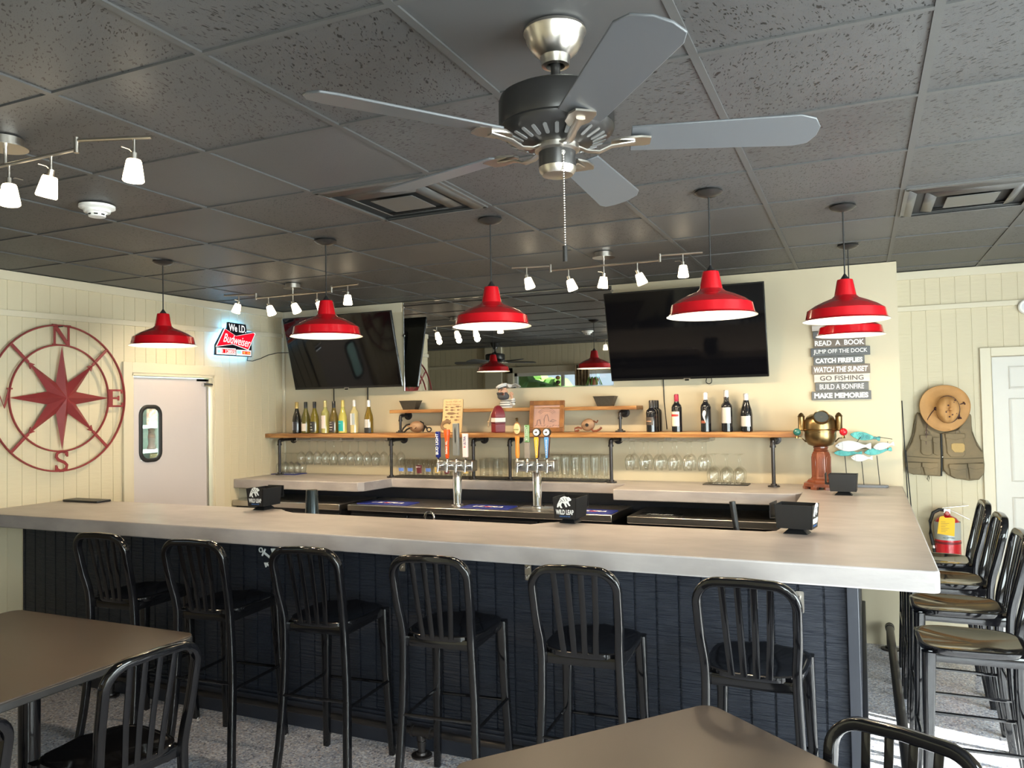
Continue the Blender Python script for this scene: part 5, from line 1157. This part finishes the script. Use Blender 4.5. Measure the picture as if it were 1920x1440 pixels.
pocket([(1729, 818), (1749, 820), (1750, 852), (1744, 855), (1732, 853), (1728, 848)], vl); pocket([(1752, 822), (1765, 823), (1765, 852), (1760, 855), (1752, 851)], vl)
pr = pocket([(1776, 818), (1808, 815), (1812, 852), (1806, 857), (1784, 857), (1778, 850)], vr)
vpan([(1786, 833), (1790, 831), (1808, 831), (1811, 834), (1811, 844), (1807, 848), (1792, 848), (1786, 842)], .058, .006, 'fleece_patch', mat('tan_fleece', (.50, .34, .14), .95, bump=(120, .8, .003, (1, 1, 1))), pr, .003)
pocket([(1699, 870), (1726, 870), (1727, 890), (1712, 891), (1701, 886)], vl); pocket([(1730, 870), (1760, 872), (1760, 892), (1735, 892)], vl)
pocket([(1781, 874), (1812, 872), (1813, 896), (1795, 898), (1783, 892)], vr); pocket([(1816, 872), (1843, 870), (1844, 888), (1834, 897), (1818, 898)], vr)
def seam(pts, par, off=.046, r=.0022, mt=None, name='seam'): return MB().tube([V((vp(p)[0], Y0-off, vp(p)[1])) for p in pts], r, n=6).obj(name, mt or m_khd, par)
seam([(1768, 813), (1768, 850), (1766, 893)], vt, .044, .006, m_rubber, 'zip'); seam([(1698, 856), (1730, 858), (1764, 860)], vl); seam([(1772, 860), (1810, 860), (1845, 858)], vr)
seam([(1700, 866), (1752, 869)], vl, .048); seam([(1790, 870), (1844, 867)], vr, .048); seam([(1826, 810), (1834, 835), (1842, 846)], vr, .045, .004, m_khd); seam([(1722, 778), (1714, 815), (1704, 838), (1699, 848)], vl, .045, .005)
for x, y, par in ((1742, 811, vl), (1800, 811, vr)):
    c = vp((x, y)); MB().tube([V((c[0]+.014*cos(a), Y0-.05, c[1]+.014*sin(a))) for a in [2*PI*i/14 for i in range(14)]], .0022, n=6, ref=(0, 1, 0), closed=True).obj('d_ring', m_nickel, par)
seam([(1741, 893), (1739, 899), (1742, 904), (1743, 898), (1742, 893)], vl, .03, .003, m_khd, 'loop'); MB().sph((vp((1769, 857))[0], Y0-.05, vp((1769, 857))[1]), .007).obj('snap', m_chrome, vt)
# hat
ht = thing('straw_hat', 'wide brimmed tan hat with dark cord hung above the vest', 'hat', (.572, Y0-.075, 1.662))
m_hat = mat('tan_hat', (.54, .29, .105), .75, bump=(40, .5, .004, (1, 1, 1)), var=(7, (.42, .22, .08), (1, 1, 1), .2))
hm = MB(); n = 48; vs = []; prof = [(.168, .0), (.164, -.006), (.13, .0), (.10, .006), (.095, .010), (.090, .020), (.086, .05), (.078, .085), (.062, .105), (.035, .108), (.001, .098)]
for j, (r, d) in enumerate(prof):
    for i in range(n):
        a = 2*PI*i/n; wv = .012*sin(2*a+.4)*(r/.168)**2; cxo = .018*min(1, (.168-r)/.09); rr = r*(1+.02*sin(3*a)); dent = 0
        x = rr*cos(a)*(1 if j < 5 else .82); z = rr*sin(a)*(1.03 if j < 5 else 1.08)
        if j >= 7: dent = .022*math.exp(-(x/.018)**2)+.012*math.exp(-((abs(x)-.04)/.012)**2)
        vs.append((x+cxo, -(d+wv)+dent, z-.012*(j > 4)))
hm.add(vs, [(j*n+i, j*n+(i+1) % n, (j+1)*n+(i+1) % n, (j+1)*n+i) for j in range(len(prof)-1) for i in range(n)]).obj('hat_body', m_hat, ht, sharp=1.2, solid=.004)
m_cordm = mat('dark_leather_cord', (.05, .015, .015), .6)
MB().tube([(.018+.077*cos(a), -.022, -.012+.100*sin(a)) for a in [2*PI*i/30 for i in range(30)]], .004, n=8, ref=(0, 1, 0), closed=True).obj('hat_cord', m_cordm, ht)
MB().sph((-.06, -.03, -.005), .014).sph((-.045, -.03, -.028), .013).tube([(-.06, -.03, 0), (-.085, -.02, -.03), (-.115, -.01, -.08), (-.125, .01, -.16), (-.13, .02, -.28)], .003, n=6).obj('knot', m_cordm, ht)
MB().tube([(.085, -.02, .02), (.12, -.018, .03)], .0035, n=6).cyl((.123, -.018, .03), (.130, -.018, .034), .014, .010, n=12).tube([(.088, -.02, -.01), (.094, -.018, -.07)], .0035, n=6).cyl((.094, -.018, -.07), (.095, -.018, -.084), .008, .015, n=12).obj('tassel', m_cordm, ht)
q = MB()
for x, z in ((-.01, -.03), (.005, .018), (.04, .04), (.055, -.04), (.05, .055), (.03, -.05), (.01, -.065)): q.sph((x+.01, -.108+abs(x)*.25, z), .006, (1, .6, 1), 8, 6)
q.obj('eyelet', m_cordm, ht)
# extinguisher
ex = thing('fire_extinguisher', 'red fire extinguisher with yellow tag on the rear wall by the far bar stool', 'fire extinguisher', (.560, Y0-.105, .43))
m_exr = mat('extinguisher_red', (.50, .012, .02), .25, coat=.4)
MB().lathe([(.001, 0), (.072, 0), (.084, .01), (.086, .03), (.086, .36), (.080, .395), (.06, .42), (.03, .435), (.022, .44), (.022, .455), (.001, .455)], n=40).obj('cylinder', m_exr, ex)
MB().lathe([(.0866, .265), (.0868, .268), (.0868, .392), (.0862, .394)], n=40).obj('instruction_label', mat('silver_paper', (.42, .44, .43), .4, metal=.2), ex)
text('ABC DRY CHEM', 'lettering', mat('green_ink', (.05, .14, .15), .5), ex, (0, -.0885, .285), (1, 0, 0), (0, 0, 1), .08, .012, .001)
MB().lathe([(.0865, .236), (.089, .238), (.089, .250), (.0865, .252)], n=40).obj('strap', mat('dark_red_strap', (.16, .01, .015), .4), ex)
MB().cyl((0, -.0865, .13), (0, -.0885, .13), .030, n=6).obj('badge', mat('cream_badge', (.62, .55, .25), .5), ex); MB().b2((-.015, -.0895, .12), (.015, -.0885, .14)).obj('badge_print', m_green, ex)
m_tag = mat('yellow_tag', (.80, .48, .01), .6)
MB().prism([(-.075, .315), (.035, .300), (.042, .425), (.03, .435), (-.02, .432), (-.03, .445), (-.05, .440), (-.058, .430)], .096, .098, (0, 0, 0), (1, 0, 0), (0, 0, 1)).obj('inspection_tag', m_tag, ex)
q = MB()
for i in range(7): q.b2((-.05, -.0987, .33+.012*i), (-.05+.03+.012*(i % 3), -.0982, .332+.012*i))
q.obj('tag_print', m_dkletter, ex); MB().sph((.0, -.03, .455), .016).obj('gauge', mat('pink_seal', (.6, .2, .2), .5), ex)
MB().b2((-.02, -.015, .455), (.02, .015, .485)).tube([(-.03, 0, .49), (.03, 0, .50), (.14, 0, .515)], .011, .004, n=8).tube([(.0, 0, .485), (.05, -.005, .465), (.145, -.01, .415)], .011, .004, n=8).obj('handle', m_nickel, ex)
MB().tube([(-.018, 0, .475), (-.05, 0, .478), (-.09, -.005, .455), (-.112, -.008, .39), (-.112, -.01, .30), (-.098, -.012, .22)], .012, n=12).cyl((-.098, -.012, .225), (-.08, -.014, .11), .011, .015).obj('hose', m_rubber, ex)
MB().cyl((-.097, -.012, .215), (-.095, -.012, .195), .014).obj('hose_clamp', m_nickel, ex)
MB().b2((-.02, .06, .30), (.02, .105, .36)).b2((-.02, .06, .0), (.02, .105, .03)).obj('wall_bracket', m_nickel, ex)
# emergency light
em = thing('emergency_light', 'round white emergency light on the upper rear wall at the right edge', 'wall light', (1.12, Y0-.022, 2.385))
MB().lathe([(.001, 0), (.055, 0), (.055, .02), (.048, .03), (.001, .032)], (0, 0, 0), 32, Matrix.Rotation(PI/2, 3, 'X')).obj('housing', m_whitep, em)
MB().lathe([(.001, .034), (.03, .033), (.036, .03)], (0, 0, 0), 28, Matrix.Rotation(PI/2, 3, 'X')).obj('lens', mat('lens', (.75, .75, .78), .15), em)
# fishing rods in the corner
for x0, x1, lab in ((.325, .290, 'dark fishing rod leaning in the corner beside the vest, left of two'), (.345, .300, 'dark fishing rod leaning in the corner beside the vest, right of two')):
    r = thing('fishing_rod', lab, 'fishing rod', (x0, Y0-(.12 if x0 < .33 else .24), 0))
    MB().tube([(0, 0, 0), (0, 0, .30)], .012, n=10).obj('grip', m_oldw, r)
    MB().tube([(0, 0, .30), ((x1-x0)*.5, .04, .9), (x1-x0, .10, 1.72 if x0 < .33 else 1.35)], .004, n=8).obj('blank', m_rubber, r)
    MB().cyl((-.005, -.03, .36), (.03, -.03, .36), .028, n=20).cyl((.0, -.03, .36), (0, 0, .36), .005).obj('reel', m_bronze, r)
# flat dark tray on the bar beside the left wall
tag(MB().prism(rrect(.36, .12, .02), 0, .014).obj('serving_tray', m_blackmat, bevel=.003), 'flat black tray on the worktop by the left wall', 'tray', loc=(-4.98, 3.80, ZB))
# lounge seen in the mirror
cu = MB(); vs = []
for i in range(33): vs += [(-4.06+.0075*i, .74+.02*sin(i*.9), .5), (-4.06+.0075*i, .74+.02*sin(i*.9), 2.36)]
cu.add(vs, [(2*i, 2*i+2, 2*i+3, 2*i+1) for i in range(32)])
tag(cu.obj('curtain', mat('patterned_curtain', (.50, .38, .22), .8, var=(14, (.3, .2, .12), (1, 1, 1), .1)), solid=.002), 'narrow patterned curtain beside the lounge window, seen in the mirror', 'curtain')
hp = thing('hanging_planter', 'terracotta pot hanging in the lounge window, seen in the mirror', 'planter', (-3.72, .84, 2.02))
MB().lathe([(.001, 0), (.055, 0), (.07, .10), (.076, .10), (.076, .12), (.06, .12), (.05, .03)], n=24).obj('pot', mat('terracotta', (.30, .11, .05), .7), hp)
q = MB()
for i in range(16):
    a = random.random()*6.28; q.tube([(0, 0, .11), (.08*cos(a), .08*sin(a), .14), (.14*cos(a), .14*sin(a), .04-.1*random.random())], .008, .003, n=5)
q.obj('trailing_leaves', m_green, hp)
MB().tube([(-.05, 0, .11), (0, 0, .45), (0, 0, .686)], .002, n=5).tube([(.05, 0, .11), (0, 0, .45)], .002, n=5).obj('hanger', m_rope, hp)
sc_ = thing('wind_chime', 'stacked brown wooden float chime in the lounge window, seen in the mirror', 'ornament', (-4.32, .80, 1.9))
MB().tube([(0, 0, .3), (0, 0, .806)], .002, n=5).obj('string', m_rope, sc_)
for i, c_ in enumerate(((.45, .25, .1), (.1, .06, .04), (.5, .3, .14), (.3, .1, .05))): MB().sph((0, 0, .27-.07*i), .037, (1, 1, .85)).obj('float', mat('float_paint', c_, .5), sc_)
